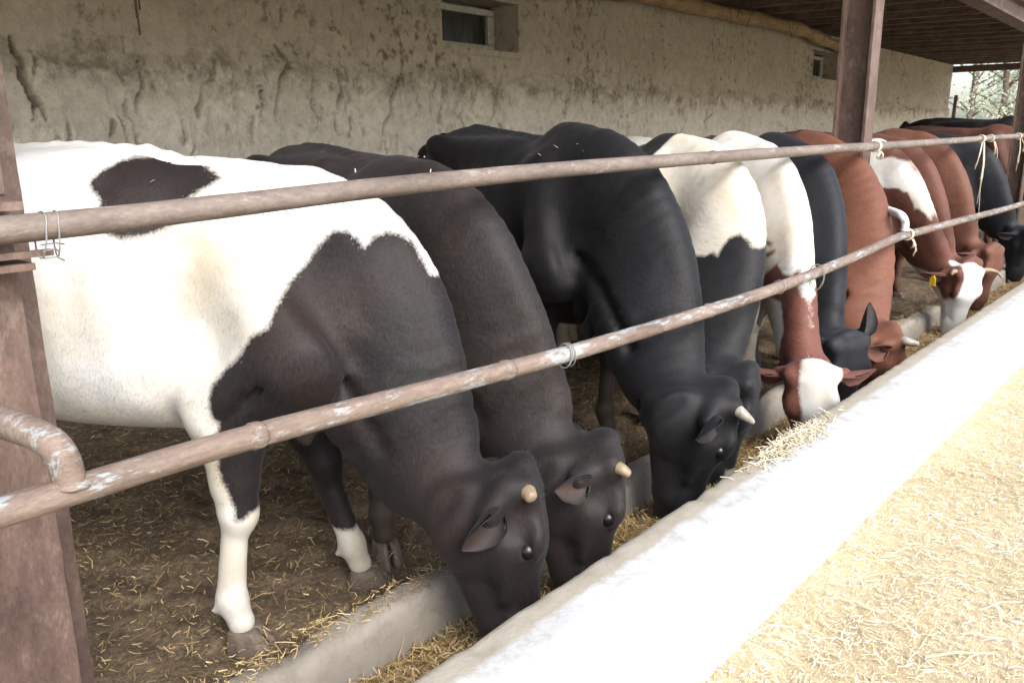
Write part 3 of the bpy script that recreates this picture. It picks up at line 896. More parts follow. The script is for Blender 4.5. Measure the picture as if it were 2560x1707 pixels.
def mat_manure():
    m, nt, b = new_mat("trodden_manure")
    o = coords(nt)
    n1 = noise(nt, o, 5.0, 6, .65, .4); n2 = noise(nt, o, 42, 5, .7); n3 = noise(nt, o, 150, 3, .7)
    c = ramp(nt, n1, [(.28, (.060, .043, .027)), (.5, (.120, .088, .057)), (.72, (.190, .145, .096))])
    c = mix(nt, 1.0, c, ramp(nt, n2, [(.28, (.5, .5, .5)), (.72, (1.5, 1.45, 1.35))]), 'MULTIPLY')
    ch = ramp(nt, n3, [(.66, (0, 0, 0)), (.74, (1, 1, 1))])
    c = mix(nt, math_n(nt, 'MULTIPLY', ch, .5), c, (.30, .215, .11))
    nt.links.new(c, b.inputs['Base Color'])
    b.inputs['Roughness'].default_value = .85
    b.inputs['Specular IOR Level'].default_value = .3
    p = bump(nt, None, n2, .9, .02)
    bump(nt, b, n3, .5, .006, p)
    return m

def mat_adobe():
    m, nt, b = new_mat("cracked_mud_plaster")
    o = coords(nt)
    sep = N(nt, "ShaderNodeSeparateXYZ"); nt.links.new(o, sep.inputs[0])
    n1 = noise(nt, o, 1.6, 6, .6); n2 = noise(nt, o, 14, 5, .65); n3 = noise(nt, o, 70, 4, .7)
    c = ramp(nt, n1, [(.3, (.52, .487, .425)), (.5, (.62, .583, .515)), (.72, (.68, .645, .575))])
    # the upper band is older, darker limewash; lower coat of fresh mud reaches an uneven line
    hz = math_n(nt, 'ADD', sep.outputs['Z'], math_n(nt, 'MULTIPLY', math_n(nt, 'SUBTRACT', n2, .5), .35))
    hz = math_n(nt, 'ADD', hz, math_n(nt, 'MULTIPLY', math_n(nt, 'SUBTRACT', n1, .5), .45))
    upf = ramp(nt, math_n(nt, 'SUBTRACT', hz, 1.35), [(.50, (0, 0, 0)), (.58, (1, 1, 1))])
    c = mix(nt, upf, c, mix(nt, .5, c, (.25, .215, .155)))
    bd = ramp(nt, math_n(nt, 'SUBTRACT', hz, 1.35), [(.36, (0, 0, 0)), (.50, (1, 1, 1)), (.54, (1, 1, 1)), (.66, (0, 0, 0))])
    c = mix(nt, math_n(nt, 'MULTIPLY', math_n(nt, 'MULTIPLY', bd, ramp(nt, noise(nt, o, 5.5, 5, .68), [(.42, (0, 0, 0)), (.62, (1, 1, 1))])), .75), c, (.15, .12, .085))
    # dung splashes and damp stains
    spv = coords(nt, scale=(1.25, 1, 1.0))
    n4 = noise(nt, spv, 12.0, 4, .62, .15)
    n5 = noise(nt, o, .9, 3, .5)
    sp = ramp(nt, math_n(nt, 'ADD', n4, math_n(nt, 'MULTIPLY', math_n(nt, 'SUBTRACT', n5, .5), .45)), [(.56, (0, 0, 0)), (.72, (1, 1, 1))])
    c = mix(nt, math_n(nt, 'MULTIPLY', sp, math_n(nt, 'ADD', math_n(nt, 'MULTIPLY', upf, .32), .42)), c, (.085, .062, .040))
    fl = ramp(nt, n3, [(.56, (0, 0, 0)), (.70, (1, 1, 1))])
    c = mix(nt, math_n(nt, 'MULTIPLY', fl, .42), c, (.15, .125, .095))
    c = mix(nt, 1.0, c, ramp(nt, n2, [(.25, (.78, .77, .75)), (.7, (1.10, 1.10, 1.10))]), 'MULTIPLY')
    vs = noise(nt, coords(nt, scale=(9, 1, 1.3)), 2.2, 5, .7)
    c = mix(nt, math_n(nt, 'MULTIPLY', ramp(nt, vs, [(.60, (0, 0, 0)), (.74, (1, 1, 1))]), .45), c, (.17, .135, .095))
    nt.links.new(c, b.inputs['Base Color'])
    b.inputs['Roughness'].default_value = .93
    b.inputs['Specular IOR Level'].default_value = .15
    p = bump(nt, None, n2, .5, .03)
    bump(nt, b, n3, .6, .008, p)
    return m

def mat_concrete(name, base, stain, amt=.5, white=0.0):
    m, nt, b = new_mat(name)
    o = coords(nt)
    n1 = noise(nt, o, 2.2, 6, .6); n2 = noise(nt, o, 18, 5, .65); n3 = noise(nt, o, 110, 3, .7)
    c = ramp(nt, n1, [(.3, tuple(v * .85 for v in base)), (.7, tuple(min(v * 1.08, .9) for v in base))])
    st = ramp(nt, n2, [(.5, (0, 0, 0)), (.68, (1, 1, 1))])
    c = mix(nt, math_n(nt, 'MULTIPLY', st, amt), c, stain)
    dk = ramp(nt, n3, [(.68, (0, 0, 0)), (.74, (1, 1, 1))])
    c = mix(nt, math_n(nt, 'MULTIPLY', dk, .35), c, tuple(v * .45 for v in stain))
    if white:
        at = N(nt, "ShaderNodeAttribute", attribute_name="bare")
        bf = ramp(nt, math_n(nt, 'ADD', at.outputs['Fac'], math_n(nt, 'MULTIPLY', math_n(nt, 'SUBTRACT', n2, .5), .9)), [(.35, (0, 0, 0)), (.65, (1, 1, 1))])
        c = mix(nt, bf, c, mix(nt, n2, (.22, .19, .145), (.40, .365, .30)))
    nt.links.new(c, b.inputs['Base Color'])
    b.inputs['Roughness'].default_value = .9
    b.inputs['Specular IOR Level'].default_value = .2
    p = bump(nt, None, n2, .22 if not white else .10, .010)
    bump(nt, b, n3, .45, .004, p)
    return m

def mat_rust(name, paint=None, amt=.5, base=(.20, .125, .098), dark=(.105, .060, .046), lite=(.30, .225, .19), stretch=(1, 1, 1), thr=.5):
    m, nt, b = new_mat(name)
    o = coords(nt, scale=stretch)
    n1 = noise(nt, o, 5, 6, .65); n2 = noise(nt, o, 38, 5, .7); n3 = noise(nt, o, 170, 3, .7)
    c = ramp(nt, n1, [(.28, dark), (.5, base), (.74, lite)])
    c = mix(nt, 1.0, c, ramp(nt, n2, [(.28, (.70, .68, .68)), (.72, (1.28, 1.25, 1.2))]), 'MULTIPLY')
    c = mix(nt, 1.0, c, ramp(nt, n3, [(.3, (.8, .8, .8)), (.7, (1.2, 1.18, 1.15))]), 'MULTIPLY')
    if paint is not None:
        po = noise(nt, o, 9, 6, .72, .6)
        pf = ramp(nt, math_n(nt, 'ADD', math_n(nt, 'MULTIPLY', po, .7), math_n(nt, 'MULTIPLY', n2, .3)), [(thr, (0, 0, 0)), (thr + .05, (1, 1, 1))])
        c = mix(nt, math_n(nt, 'MULTIPLY', pf, amt), c, paint)
    nt.links.new(c, b.inputs['Base Color'])
    b.inputs['Roughness'].default_value = .62
    b.inputs['Specular IOR Level'].default_value = .45
    p = bump(nt, None, n2, .35, .004)
    bump(nt, b, n3, .4, .0015, p)
    return m

def mat_wood(name, c0, c1, axis='x', rough=.85):
    m, nt, b = new_mat(name)
    sc = {'x': (1.2, 14, 14), 'y': (14, 1.2, 14), 'z': (14, 14, 1.2)}[axis]
    o = coords(nt, scale=sc)
    n1 = noise(nt, o, 3, 6, .65, .5); n2 = noise(nt, coords(nt), 6, 4, .6)
    c = ramp(nt, n1, [(.28, c0), (.72, c1)])
    c = mix(nt, 1.0, c, ramp(nt, n2, [(.3, (.7, .7, .7)), (.7, (1.2, 1.2, 1.2))]), 'MULTIPLY')
    nt.links.new(c, b.inputs['Base Color'])
    b.inputs['Roughness'].default_value = rough
    b.inputs['Specular IOR Level'].default_value = .2
    bump(nt, b, n1, .5, .006)
    return m

def mat_straw(name, stops):
    m, nt, b = new_mat(name)
    a = N(nt, "ShaderNodeAttribute", attribute_name="rnd")
    nt.links.new(ramp(nt, a.outputs['Fac'], stops), b.inputs['Base Color'])
    b.inputs['Roughness'].default_value = .6
    b.inputs['Specular IOR Level'].default_value = .3
    return m

M_GROUND, M_MANURE, M_ADOBE = mat_ground(), mat_manure(), mat_adobe()
M_WHITEWALL = mat_concrete("limewashed_concrete", (.44, .44, .43), (.27, .25, .215), .55, 1.0)
M_CURB = mat_concrete("worn_concrete", (.26, .232, .195), (.17, .145, .110), .6)
M_RUST = mat_rust("rusty_beam", (.24, .205, .19), .25, base=(.105, .068, .056), dark=(.052, .033, .027), lite=(.165, .120, .102), stretch=(1, 1, .5), thr=.54)
M_RAILTOP = mat_rust("rusty_rail", (.38, .34, .31), .5, thr=.56, base=(.155, .128, .113), dark=(.095, .075, .065), lite=(.22, .19, .172), stretch=(.35, 1, 1))
M_RAILLOW = mat_rust("painted_rail", (.33, .42, .45), .5, base=(.170, .130, .108), dark=(.105, .074, .058), lite=(.24, .198, .168), stretch=(.6, 2.6, 2.6), thr=.53)
M_WHITEPIPE = mat_rust("white_pipe", (.68, .68, .67), .95, stretch=(.5, 1, 1), thr=.30)
M_WIRE = simple_mat("galvanised_wire", (.20, .20, .20), .45, .6, .2, 40, .1)
M_TWINE = simple_mat("baling_twine", (.50, .44, .34), .9, .1, .3, 120, .4)
M_JOIST = mat_wood("dark_stained_timber", (.085, .060, .050), (.20, .150, .125), 'y')
M_BOARD = mat_wood("dark_roof_board", (.065, .047, .041), (.145, .110, .095), 'x')
M_LOG = mat_wood("peeled_log", (.20, .135, .075), (.40, .295, .18), 'x', .7)
M_FRAME = simple_mat("old_white_paint", (.40, .41, .38), .6, .4, .35, 25, .3)
def mat_glass():
    m, nt, b = new_mat("dirty_glass")
    o = coords(nt)
    n = noise(nt, coords(nt, scale=(6, 1, 1.2)), 3, 5, .6)
    nt.links.new(ramp(nt, n, [(.3, (.012, .014, .012)), (.7, (.045, .050, .042))]), b.inputs['Base Color'])
    b.inputs['Roughness'].default_value = .22
    return m
M_GLASS = mat_glass()
M_STRAW_SUN = mat_straw("dry_straw", [(0, (.36, .285, .165)), (.25, (.54, .45, .285)), (.6, (.65, .57, .41)), (.9, (.71, .66, .53)), (1, (.73, .70, .62))])
M_HAY = mat_straw("trough_hay", [(0, (.13, .082, .035)), (.3, (.27, .18, .075)), (.65, (.42, .30, .14)), (.92, (.54, .42, .23)), (1, (.58, .52, .40))])
M_CHAFF = mat_straw("floor_straw", [(0, (.085, .058, .030)), (.5, (.19, .130, .062)), (.85, (.36, .26, .125)), (1, (.50, .40, .23))])

# ground outside: one sheet to the horizon
gx = np.concatenate([np.linspace(-60, -2, 12), np.linspace(-1.5, 9, 210), np.linspace(10, 160, 30)])
gy = np.concatenate([np.linspace(-80, -4, 16), np.linspace(-3.5, 1.0, 90), np.linspace(1.4, 120, 20)])
def gfn(X, Y):
    P = np.stack([X, Y, X * 0], -1)
    z = fbm(P, 1.3, 3, 3) * .012 + fbm(P, 7, 3, 4) * .010
    z = np.where(Y > 1.0, -.06, z)
    z = z + np.clip((Y - .70) / .2, 0, 1) * (Y < .98) * (.02 + .012 * fbm(P, 4, 2, 8))
    return np.stack([X, Y, z], -1)
tag(link("ground", grid_mesh("ground", gx, gy, gfn), M_GROUND, smooth=True), kind='structure')

# pen floor of trodden manure
px_ = np.concatenate([np.linspace(-2.5, 0, 30), np.linspace(.03, 7.5, 300), np.linspace(7.6, 22.3, 150)])
py_ = np.linspace(1.45, 5.25, 150)
HP = [(RNG.uniform(.2, 7), RNG.uniform(1.85, 4.2), RNG.uniform(.05, .075), RNG.uniform(.012, .035)) for _ in range(230)]
def pfn(X, Y):
    P = np.stack([X, Y, X * 0], -1)
    z = fbm(P, 1.6, 3, 11) * .03 + fbm(P, 9, 4, 12) * .034 + .008
    for hx, hy, hr, hd in HP:
        d2 = ((X - hx)**2 + (Y - hy)**2) / hr**2
        z = z - hd * np.exp(-d2) + hd * .5 * np.exp(-(np.sqrt(d2) - 1.5)**2 * 4)
    return np.stack([X, Y + lerp_y(X), z], -1)
tag(link("pen_floor", grid_mesh("pen_floor", px_, py_, pfn), M_MANURE, smooth=True), kind='structure')

# back wall of cracked mud plaster ------------------------------------------------
CR = [[(1.87, 1.99), (1.88, 1.86), (1.91, 1.75), (1.93, 1.68), (1.96, 1.64), (1.96, 1.57)], [(1.78, 1.55), (1.77, 1.43)], [(2.56, 1.91), (2.55, 1.77), (2.52, 1.71), (2.52, 1.62)], [(3.06, 1.95), (3.02, 1.84), (2.97, 1.79), (2.92, 1.65), (2.91, 1.59)], [(3.55, 2.07), (3.63, 1.97), (3.56, 1.84), (3.52, 1.74), (3.46, 1.63)], [(3.82, 1.91), (3.8, 1.76), (3.79, 1.67), (3.84, 1.61)], [(4.69, 1.96), (4.58, 1.81), (4.53, 1.65), (4.45, 1.52), (4.41, 1.37)], [(4.1, 1.91), (4.04, 1.75), (4.02, 1.64)], [(2.77, 1.57), (2.77, 1.49), (2.78, 1.43)], [(2.08, 1.56), (2.06, 1.41)], [(5.9, 1.99), (5.78, 1.74), (5.71, 1.59)], [(3.86, 1.61), (3.83, 1.46)], [(4.12, 1.61), (4.09, 1.46)], [(9.25, 1.82), (9.22, 1.62), (9.13, 1.44)], [(10.01, 1.73), (9.78, 1.62), (9.77, 1.44)], [(7.05, 2.04), (6.94, 1.85)], [(10.84, 1.74), (10.72, 1.57)], [(2.36, 1.58), (2.34, 1.48)], [(3.31, 1.59), (3.27, 1.46)], [(5.35, 1.61), (5.3, 1.47)], [(1.93, 1.68), (1.9, 1.56)], [(7.41, 1.86), (7.38, 1.74)], [(7.88, 1.82), (7.8, 1.63)], [(8.54, 1.9), (8.43, 1.63)], [(12.79, 2.08), (12.7, 1.73)], [(17.91, 2.25), (17.93, 1.8)]]
CW = [.030, .014, .013, .017, .022, .012, .016, .012, .018, .011, .013]
WY, WTOP, WEND = 5.0, 2.97, 22.0
WIN = [(5.12, 6.10, 2.19, 2.60), (13.25, 14.40, 2.30, 2.71)]          # window openings x0 x1 z0 z1
wx = np.unique(np.round(np.concatenate([np.linspace(-2.5, .9, 40), np.arange(.9, 6.6, .011), np.arange(6.6, 11.5, .022), np.arange(11.5, WEND, .06), [WEND], [w for v in WIN for w in v[:2]]]), 4))
wz = np.unique(np.round(np.concatenate([np.linspace(-.1, 1.25, 18), np.arange(1.25, 2.15, .011), np.arange(2.15, 2.5, .02), np.arange(2.5, WTOP, .03), [WTOP], [w for v in WIN for w in v[2:]]]), 4))
def snap(arr, vals, tol):
    for v in vals:
        arr = np.array([a for a in arr if a == v or abs(a - v) > tol])
    return arr
wx = snap(wx, [w for v in WIN for w in v[:2]], .006); wz = snap(wz, [w for v in WIN for w in v[2:]], .006)
X, Z = np.meshgrid(wx, wz, indexing='ij')
P = np.stack([X, Z, X * 0], -1)
rough = np.clip((1.98 + .16 * fbm(P, 1.6, 5, 22) - Z) / .03, 0, 1)          # below this ragged line the plaster is lumpy and stands proud
rel = fbm(P, .8, 3, 20) * .02 + rough * (.020 + fbm(P * np.array([1.0, .6, 1]), 5, 5, 21) * .030) + fbm(P, 14, 4, 23) * .010 * (.5 + rough) - rough * .020 * np.clip(fbm(P * np.array([1.3, .8, 1]), 9, 3, 28) - .28, 0, 1) / .3
rel = rel + np.clip((1.60 + .07 * fbm(P, 2.5, 2, 27) - Z) / .06, 0, 1) * .012
carve = np.zeros_like(X)
wob = fbm(P, 9, 5, 25) * .060
rc = random.Random(3)
extra = []
for _ in range(110):
    cx_ = rc.uniform(1.5, 6.5) if rc.random() < .35 else rc.uniform(6.5, 19); cz_ = rc.uniform(1.45, 2.05); l = rc.uniform(.08, .34)
    extra.append([(cx_, cz_), (cx_ + rc.uniform(-.05, .05), cz_ - l)])
for ci, c in enumerate(CR + extra):
    w = (CW[ci] if ci < len(CW) else .013) if ci < len(CR) else (rc.uniform(.007, .012) if c[0][0] < 6.5 else rc.uniform(.014, .028))
    dep = .34 if ci < len(CR) else .20
    best = np.full(X.shape, 9.0); tt = np.zeros_like(X)
    x0 = min(p[0] for p in c) - .25; x1 = max(p[0] for p in c) + .25
    i0, i1 = np.searchsorted(wx, x0), np.searchsorted(wx, x1)
    if i1 <= i0: continue
    xx = X[i0:i1] + wob[i0:i1]; zz = Z[i0:i1]
    bb = np.full(xx.shape, 9.0); tp = np.zeros_like(xx); L = len(c) - 1
    for k in range(L):
        a = np.array(c[k]); b_ = np.array(c[k+1]); e = b_ - a
        t = np.clip(((xx - a[0]) * e[0] + (zz - a[1]) * e[1]) / (e @ e), 0, 1)
        d = np.hypot(xx - a[0] - t * e[0], zz - a[1] - t * e[1])
        m_ = d < bb; bb = np.where(m_, d, bb); tp = np.where(m_, (k + t) / L, tp)
    prof = w * .50 * (.45 + .75 * np.sin(np.clip(tp, .04, .96) * math.pi))
    carve[i0:i1] = np.maximum(carve[i0:i1], dep * np.clip(1.25 - bb / prof, 0, 1) * np.clip(.55 + .9 * vnoise(P[i0:i1], 13, 40), 0, 1))
    rel[i0:i1] += .005 * np.exp(-((bb - w * 2.6) / (w * 1.6))**2)
Yw = WY - rel + carve + .03
for (a, b_, c, d) in WIN:           # keep plaster level at the openings
    mm = (X > a - .05) & (X < b_ + .05) & (Z > c - .05) & (Z < d + .05)
    Yw = np.where(mm, Yw * .0 + WY, Yw)
nI, mI = X.shape
V = np.stack([X, Yw, Z], -1).reshape(-1, 3)
idx = (np.arange(nI - 1)[:, None] * mI + np.arange(mI - 1)[None, :])
cxm = (wx[:-1] + wx[1:]) / 2; czm = (wz[:-1] + wz[1:]) / 2
keep = np.ones(idx.shape, bool)
for (a, b_, c, d) in WIN: keep &= ~(((cxm > a) & (cxm < b_))[:, None] & ((czm > c) & (czm < d))[None, :])
i = idx[keep]
F = np.stack([i, i + mI, i + mI + 1, i + 1], 1)
wall = empty("barn_wall", (0, 0, 0))
tag(wall, "long cracked mud plaster wall behind the cattle", "wall")
link("plaster", mesh_np("plaster", V, F), M_ADOBE, wall, smooth=True)
bm = bmesh.new()                                                     # wall core: end face and back
bm_box(bm, (-2.5, WY + .42, -.1), (WEND, WY + .52, WTOP)); bm_box(bm, (WEND - .05, WY + .06, -.1), (WEND + .002, WY + .42, WTOP))
bm_box(bm, (-2.5, WY + .10, WTOP - .03), (WEND - .06, WY + .42, WTOP - .005))
link("wall_core", bm_mesh("wall_core", bm), M_ADOBE, wall)
for wi, (a, b_, c, d) in enumerate(WIN):
    bm = bmesh.new()                                                 # reveals of the opening
    t = .32
    q = [(a, c), (b_, c), (b_, d), (a, d)]
    fr = [bm.verts.new((x, WY + .0, z)) for x, z in q]; bk = [bm.verts.new((x + (.02 if k in (0, 3) else -.02), WY + t, z)) for k, (x, z) in enumerate(q)]
    for k in range(4): bm.faces.new((fr[k], fr[(k+1) % 4], bk[(k+1) % 4], bk[k]))
    rv = link("window_reveal", bm_mesh("window_reveal", bm), M_ADOBE, wall)
    win = empty("window", ((a + b_) / 2, WY + t - .04, c))
    tag(win, "small dirty window with flaking white frame, high in the mud wall, nearer the pied cow" if wi == 0 else "small dark window high in the mud wall just before the steel post", "window")
    w2 = (b_ - a) / 2 - .03; hh = d - c - .01
    for nm, lo, hi in (("frame_bar", (-w2, -.025, .02), (w2, .025, .075)), ("frame_bar", (-w2, -.025, hh - .075), (w2, .025, hh - .02)),
                       ("frame_bar", (-w2, -.022, .076), (-w2 + .055, .022, hh - .076)), ("frame_bar", (w2 - .055, -.022, .076), (w2, .022, hh - .076)),
                       ("sash_bar", (w2 - .105, -.034, .080), (w2 - .062, .010, hh - .080))):
        bm = bmesh.new(); bm_box(bm, lo, hi)
        bmesh.ops.bevel(bm, geom=bm.edges[:], offset=.006, segments=1, affect='EDGES')
        link(nm, bm_mesh(nm, bm), M_FRAME, win)
    bm = bmesh.new(); bm_box(bm, (-w2 + .05, .012, .07), (w2 - .05, .018, hh - .07))
    link("pane", bm_mesh("pane", bm), M_GLASS, win)

# roof: joists across, boards on top, front beam on the posts, bent log as wall plate --------------
roof = empty("barn_roof", (0, 0, 0))
tag(roof, "dark timber shed roof of boards on cross joists", "roof")
def roof_z(y): return 2.90 + .022 * (y - 1.75)
EAVE = 1.30
# boards lie along x between joists, each its own piece
rb = random.Random(5)
bx0 = -2.5
seg = [(-2.5, 3.4), (3.4, 8.6), (8.6, 14.0), (14.0, 19.0), (19.0, 22.4)]
yb = EAVE
while yb < 5.5:
    wdt = rb.uniform(.20, .26)
    for (a, b_) in seg:
        bm = bmesh.new()
        z0 = roof_z(yb) + .135 + rb.uniform(0, .012)
        y1 = min(yb + wdt - .012, 5.52)
        bm_box(bm, (a + .004, yb, z0), (b_ - .004, y1, z0 + .022))
        link("roof_board", bm_mesh("roof_board", bm), M_BOARD, roof)
    yb += wdt
bm = bmesh.new(); bm_box(bm, (-2.6, EAVE - .1, roof_z(1.3) + .20), (22.5, 5.55, roof_z(1.3) + .24)); link("roof_cover", bm_mesh("roof_cover", bm), M_BOARD, roof)
xj = -2.2
while xj < 22.4:
    bm = bmesh.new()
    wj = rb.uniform(.06, .085); hj = rb.uniform(.11, .13)
    x0 = xj; dx = rb.uniform(-.05, .05)
    vs = [(x0, EAVE), (x0 + wj, EAVE), (x0 + wj + dx, 5.40), (x0 + dx, 5.40)]
    lo = [bm.verts.new((x, y, roof_z(y) + .13 - hj)) for x, y in vs]; hi = [bm.verts.new((x, y, roof_z(y) + .13)) for x, y in vs]
    bm.faces.new(lo); bm.faces.new(hi[::-1])
    for k in range(4): bm.faces.new((lo[k], lo[(k+1) % 4], hi[(k+1) % 4], hi[k]))
    bmesh.ops.recalc_face_normals(bm, faces=bm.faces)
    link("joist", bm_mesh("joist", bm), M_JOIST, roof)
    xj += rb.uniform(.62, .78)
bm = bmesh.new(); bm_box(bm, (-2.5, EAVE - .03, roof_z(EAVE) - .0), (22.4, EAVE - .004, roof_z(EAVE) + .17)); link("fascia", bm_mesh("fascia", bm), M_JOIST, roof)
# far gable board over the end opening
bm = bmesh.new(); bm_box(bm, (22.0, EAVE, 2.80), (22.06, 5.4, 2.94)); link("end_board", bm_mesh("end_board", bm), M_JOIST, roof)
log = link("wall_plate_log", tube("wall_plate_log", catmull([(6.9, 4.80, 2.83), (8.3, 4.80, 2.86), (9.7, 4.79, 2.865), (11.2, 4.80, 2.885), (12.3, 4.82, 2.885), (13.2, 4.86, 2.83), (14.3, 4.88, 2.77)], 8), [.085 + .012 * math.sin(k * .7) for k in range(49)], 14, True, .06, 4), M_LOG, None, smooth=True)
tag(log, "crooked peeled pale log lying along the top of the wall", "log")
# front beam: an I section carried by the posts
bm = bmesh.new()
for lo, hi in (((-2.5, 1.70, 2.52), (22.0, 1.86, 2.545)), ((-2.5, 1.70, 2.70), (22.0, 1.86, 2.725)), ((-2.5, 1.77, 2.545), (22.0, 1.79, 2.70))):
    bm_box(bm, lo, hi)
fb = link("eaves_beam", bm_mesh("eaves_beam", bm), M_RUST)
tag(fb, "rusty steel beam under the roof edge, resting on the posts", "beam")
for x in np.arange(-1.6, 22, 1.3):
    bm = bmesh.new(); bm_box(bm, (x, 1.72, 2.727), (x + .12, 1.84, 2.86)); link("packing_block", bm_mesh("packing_block", bm), M_JOIST, roof)
# bits of straw and cobweb hanging from the joists
hs_ = []
for k in range(60):
    x = rb.uniform(6, 19); y = rb.uniform(1.9, 4.6); L = rb.uniform(.12, .45); z = roof_z(y) + .02
    hs_.append([(x, y, z), (x + rb.uniform(-.03, .03), y + rb.uniform(-.03, .03), z - L * .5), (x + rb.uniform(-.06, .06), y + rb.uniform(-.06, .06), z - L)])
hs_ += [[(1.63, 3.2, 2.93), (1.645, 3.2, 2.2), (1.647, 3.21, 1.98), (1.645, 3.2, 1.84)], [(1.65, 3.19, 2.93), (1.65, 3.2, 2.25), (1.655, 3.2, 1.93)], [(1.62, 3.2, 2.93), (1.636, 3.2, 2.15), (1.640, 3.2, 1.90)]]
def strands(name, lists, r, mat, parent=None, seg=5):
    Vs, Fs, off = [], [], 0
    for pts in lists:
        me = tube("t", pts, r, seg, True)
        n = len(me.vertices); v = np.empty(n * 3, np.float32); me.vertices.foreach_get("co", v)
        Vs.append(v.reshape(-1, 3))
        for p in me.polygons:
            ids = list(p.vertices)
            for q in range(1, len(ids) - 1): Fs.append((ids[0] + off, ids[q] + off, ids[q+1] + off))
        off += n
        bpy.data.meshes.remove(me)
    return link(name, mesh_np(name, np.concatenate(Vs), np.array(Fs)), mat, parent, smooth=True)
tag(strands("hanging_straw", hs_, .004, M_CHAFF, None, 4), "wisps of straw dangling from the roof joists", "straw", kind='stuff')

# feed trough -------------------------------------------------------------------
trough = empty("feed_trough", (0, 0, 0))
tag(trough, "long white concrete feed trough with low rear kerb", "trough")
def sect_mesh(name, prof, xs, seed, amp, chip=None):
    """prof: list of (y, z); swept along x with drift and uneven surface"""
    pr = np.array(prof, float)
    X = xs[:, None] * np.ones(len(pr))[None]; Y = pr[None, :, 0] + lerp_y(X); Z = pr[None, :, 1] + 0 * X
    P = np.stack([X, Y * 1.0, Z], -1)
    nz = fbm(P, 3, 4, seed) * amp; nz2 = fbm(P, 14, 3, seed + 9) * amp * .5
    Y = Y + nz + nz2 * .6; Z = Z + np.where(pr[None, :, 1] > .05, (fbm(P, 2.2, 4, seed + 3) * amp * .8 + nz2), 0)
    if chip is not None:
        for cx_, cj, cr_, cd in chip:
            d = np.hypot(X - cx_, (pr[None, :, 0] - cj[0])) + np.abs(pr[None, :, 1] - cj[1]) * .8
            Z = Z - cd * np.exp(-(d / cr_)**2)
    V = np.stack([X, Y, Z], -1).reshape(-1, 3)
    n, m = len(xs), len(pr)
    i = (np.arange(n - 1)[:, None] * m + np.arange(m - 1)[None, :]).ravel()
    me = mesh_np(name, V, np.stack([i, i + 1, i + m + 1, i + m], 1))
    a = me.attributes.new('bare', 'FLOAT', 'POINT'); a.data.foreach_set('value', np.tile(np.clip((pr[:, 0] - .985) / .06, 0, 1), n).astype(np.float32))
    return me
txs = np.concatenate([np.linspace(-2.5, .2, 30), np.arange(.22, 7.5, .025), np.linspace(7.6, 22.4, 160)])
fw = [(.900, -.08), (.902, .0), (.906, .06), (.912, .12), (.918, .20), (.924, .28), (.930, .34), (.933, .395), (.934, .413), (.937, .420), (.944, .423), (.975, .424), (1.01, .4245), (1.040, .4245), (1.066, .424), (1.079, .422), (1.085, .416), (1.087, .400), (1.087, .33), (1.09, .26), (1.095, .18), (1.10, .10), (1.11, .0)]
rch = random.Random(9)
chips = [(rch.uniform(.6, 9), (1.075, .41), rch.uniform(.008, .03), rch.uniform(.003, .008)) for _ in range(140)] + [(1.12, (1.06, .42), .03, .015), (2.08, (1.07, .41), .03, .02)]
link("front_wall", sect_mesh("front_wall", fw, txs, 31, .0035, chips), M_WHITEWALL, trough, smooth=True)
cb = [(1.60, -.06), (1.605, .02), (1.61, .08), (1.618, .13), (1.626, .155), (1.638, .165), (1.66, .168), (1.69, .166), (1.715, .160), (1.73, .148), (1.738, .12), (1.742, .06), (1.745, -.06)]
chips = [(rch.uniform(.3, 9), (rch.choice([1.63, 1.72]), .16), rch.uniform(.03, .10), rch.uniform(.012, .03)) for _ in range(60)]
link("rear_kerb", sect_mesh("rear_kerb", cb, txs, 41, .013, chips), M_CURB, trough, smooth=True)
tfx = np.concatenate([np.linspace(-2.5, 0, 20), np.linspace(.05, 8, 240), np.linspace(8.2, 22.4, 80)])
link("trough_floor", grid_mesh("trough_floor", tfx, np.linspace(1.09, 1.62, 12), lambda X, Y: np.stack([X, Y + lerp_y(X), X * 0 - .02], -1)), M_CURB, trough)

# hay bed and loose stalks ---------------------------------------------------------
def hay_h(X, Y):
    P = np.stack([X, Y, X * 0], -1)
    t = (Y - 1.09) / .53
    return .012 + .105 * (1 - np.clip(t, 0, 1))**.9 + .045 * fbm(P, 2.3, 3, 51) + .022 * fbm(P, 11, 3, 52)
hb = grid_mesh("hay_bed", tfx, np.linspace(1.085, 1.625, 40), lambda X, Y: np.stack([X, Y + lerp_y(X), hay_h(X, Y)], -1))
a_ = hb.attributes.new("rnd", 'FLOAT', 'POINT'); a_.data.foreach_set("value", RNG.uniform(.05, .5, len(hb.vertices)).astype(np.float32))
tag(link("hay_bed", hb, M_HAY, smooth=True), "bed of chopped hay inside the feed trough", "hay", kind='stuff')

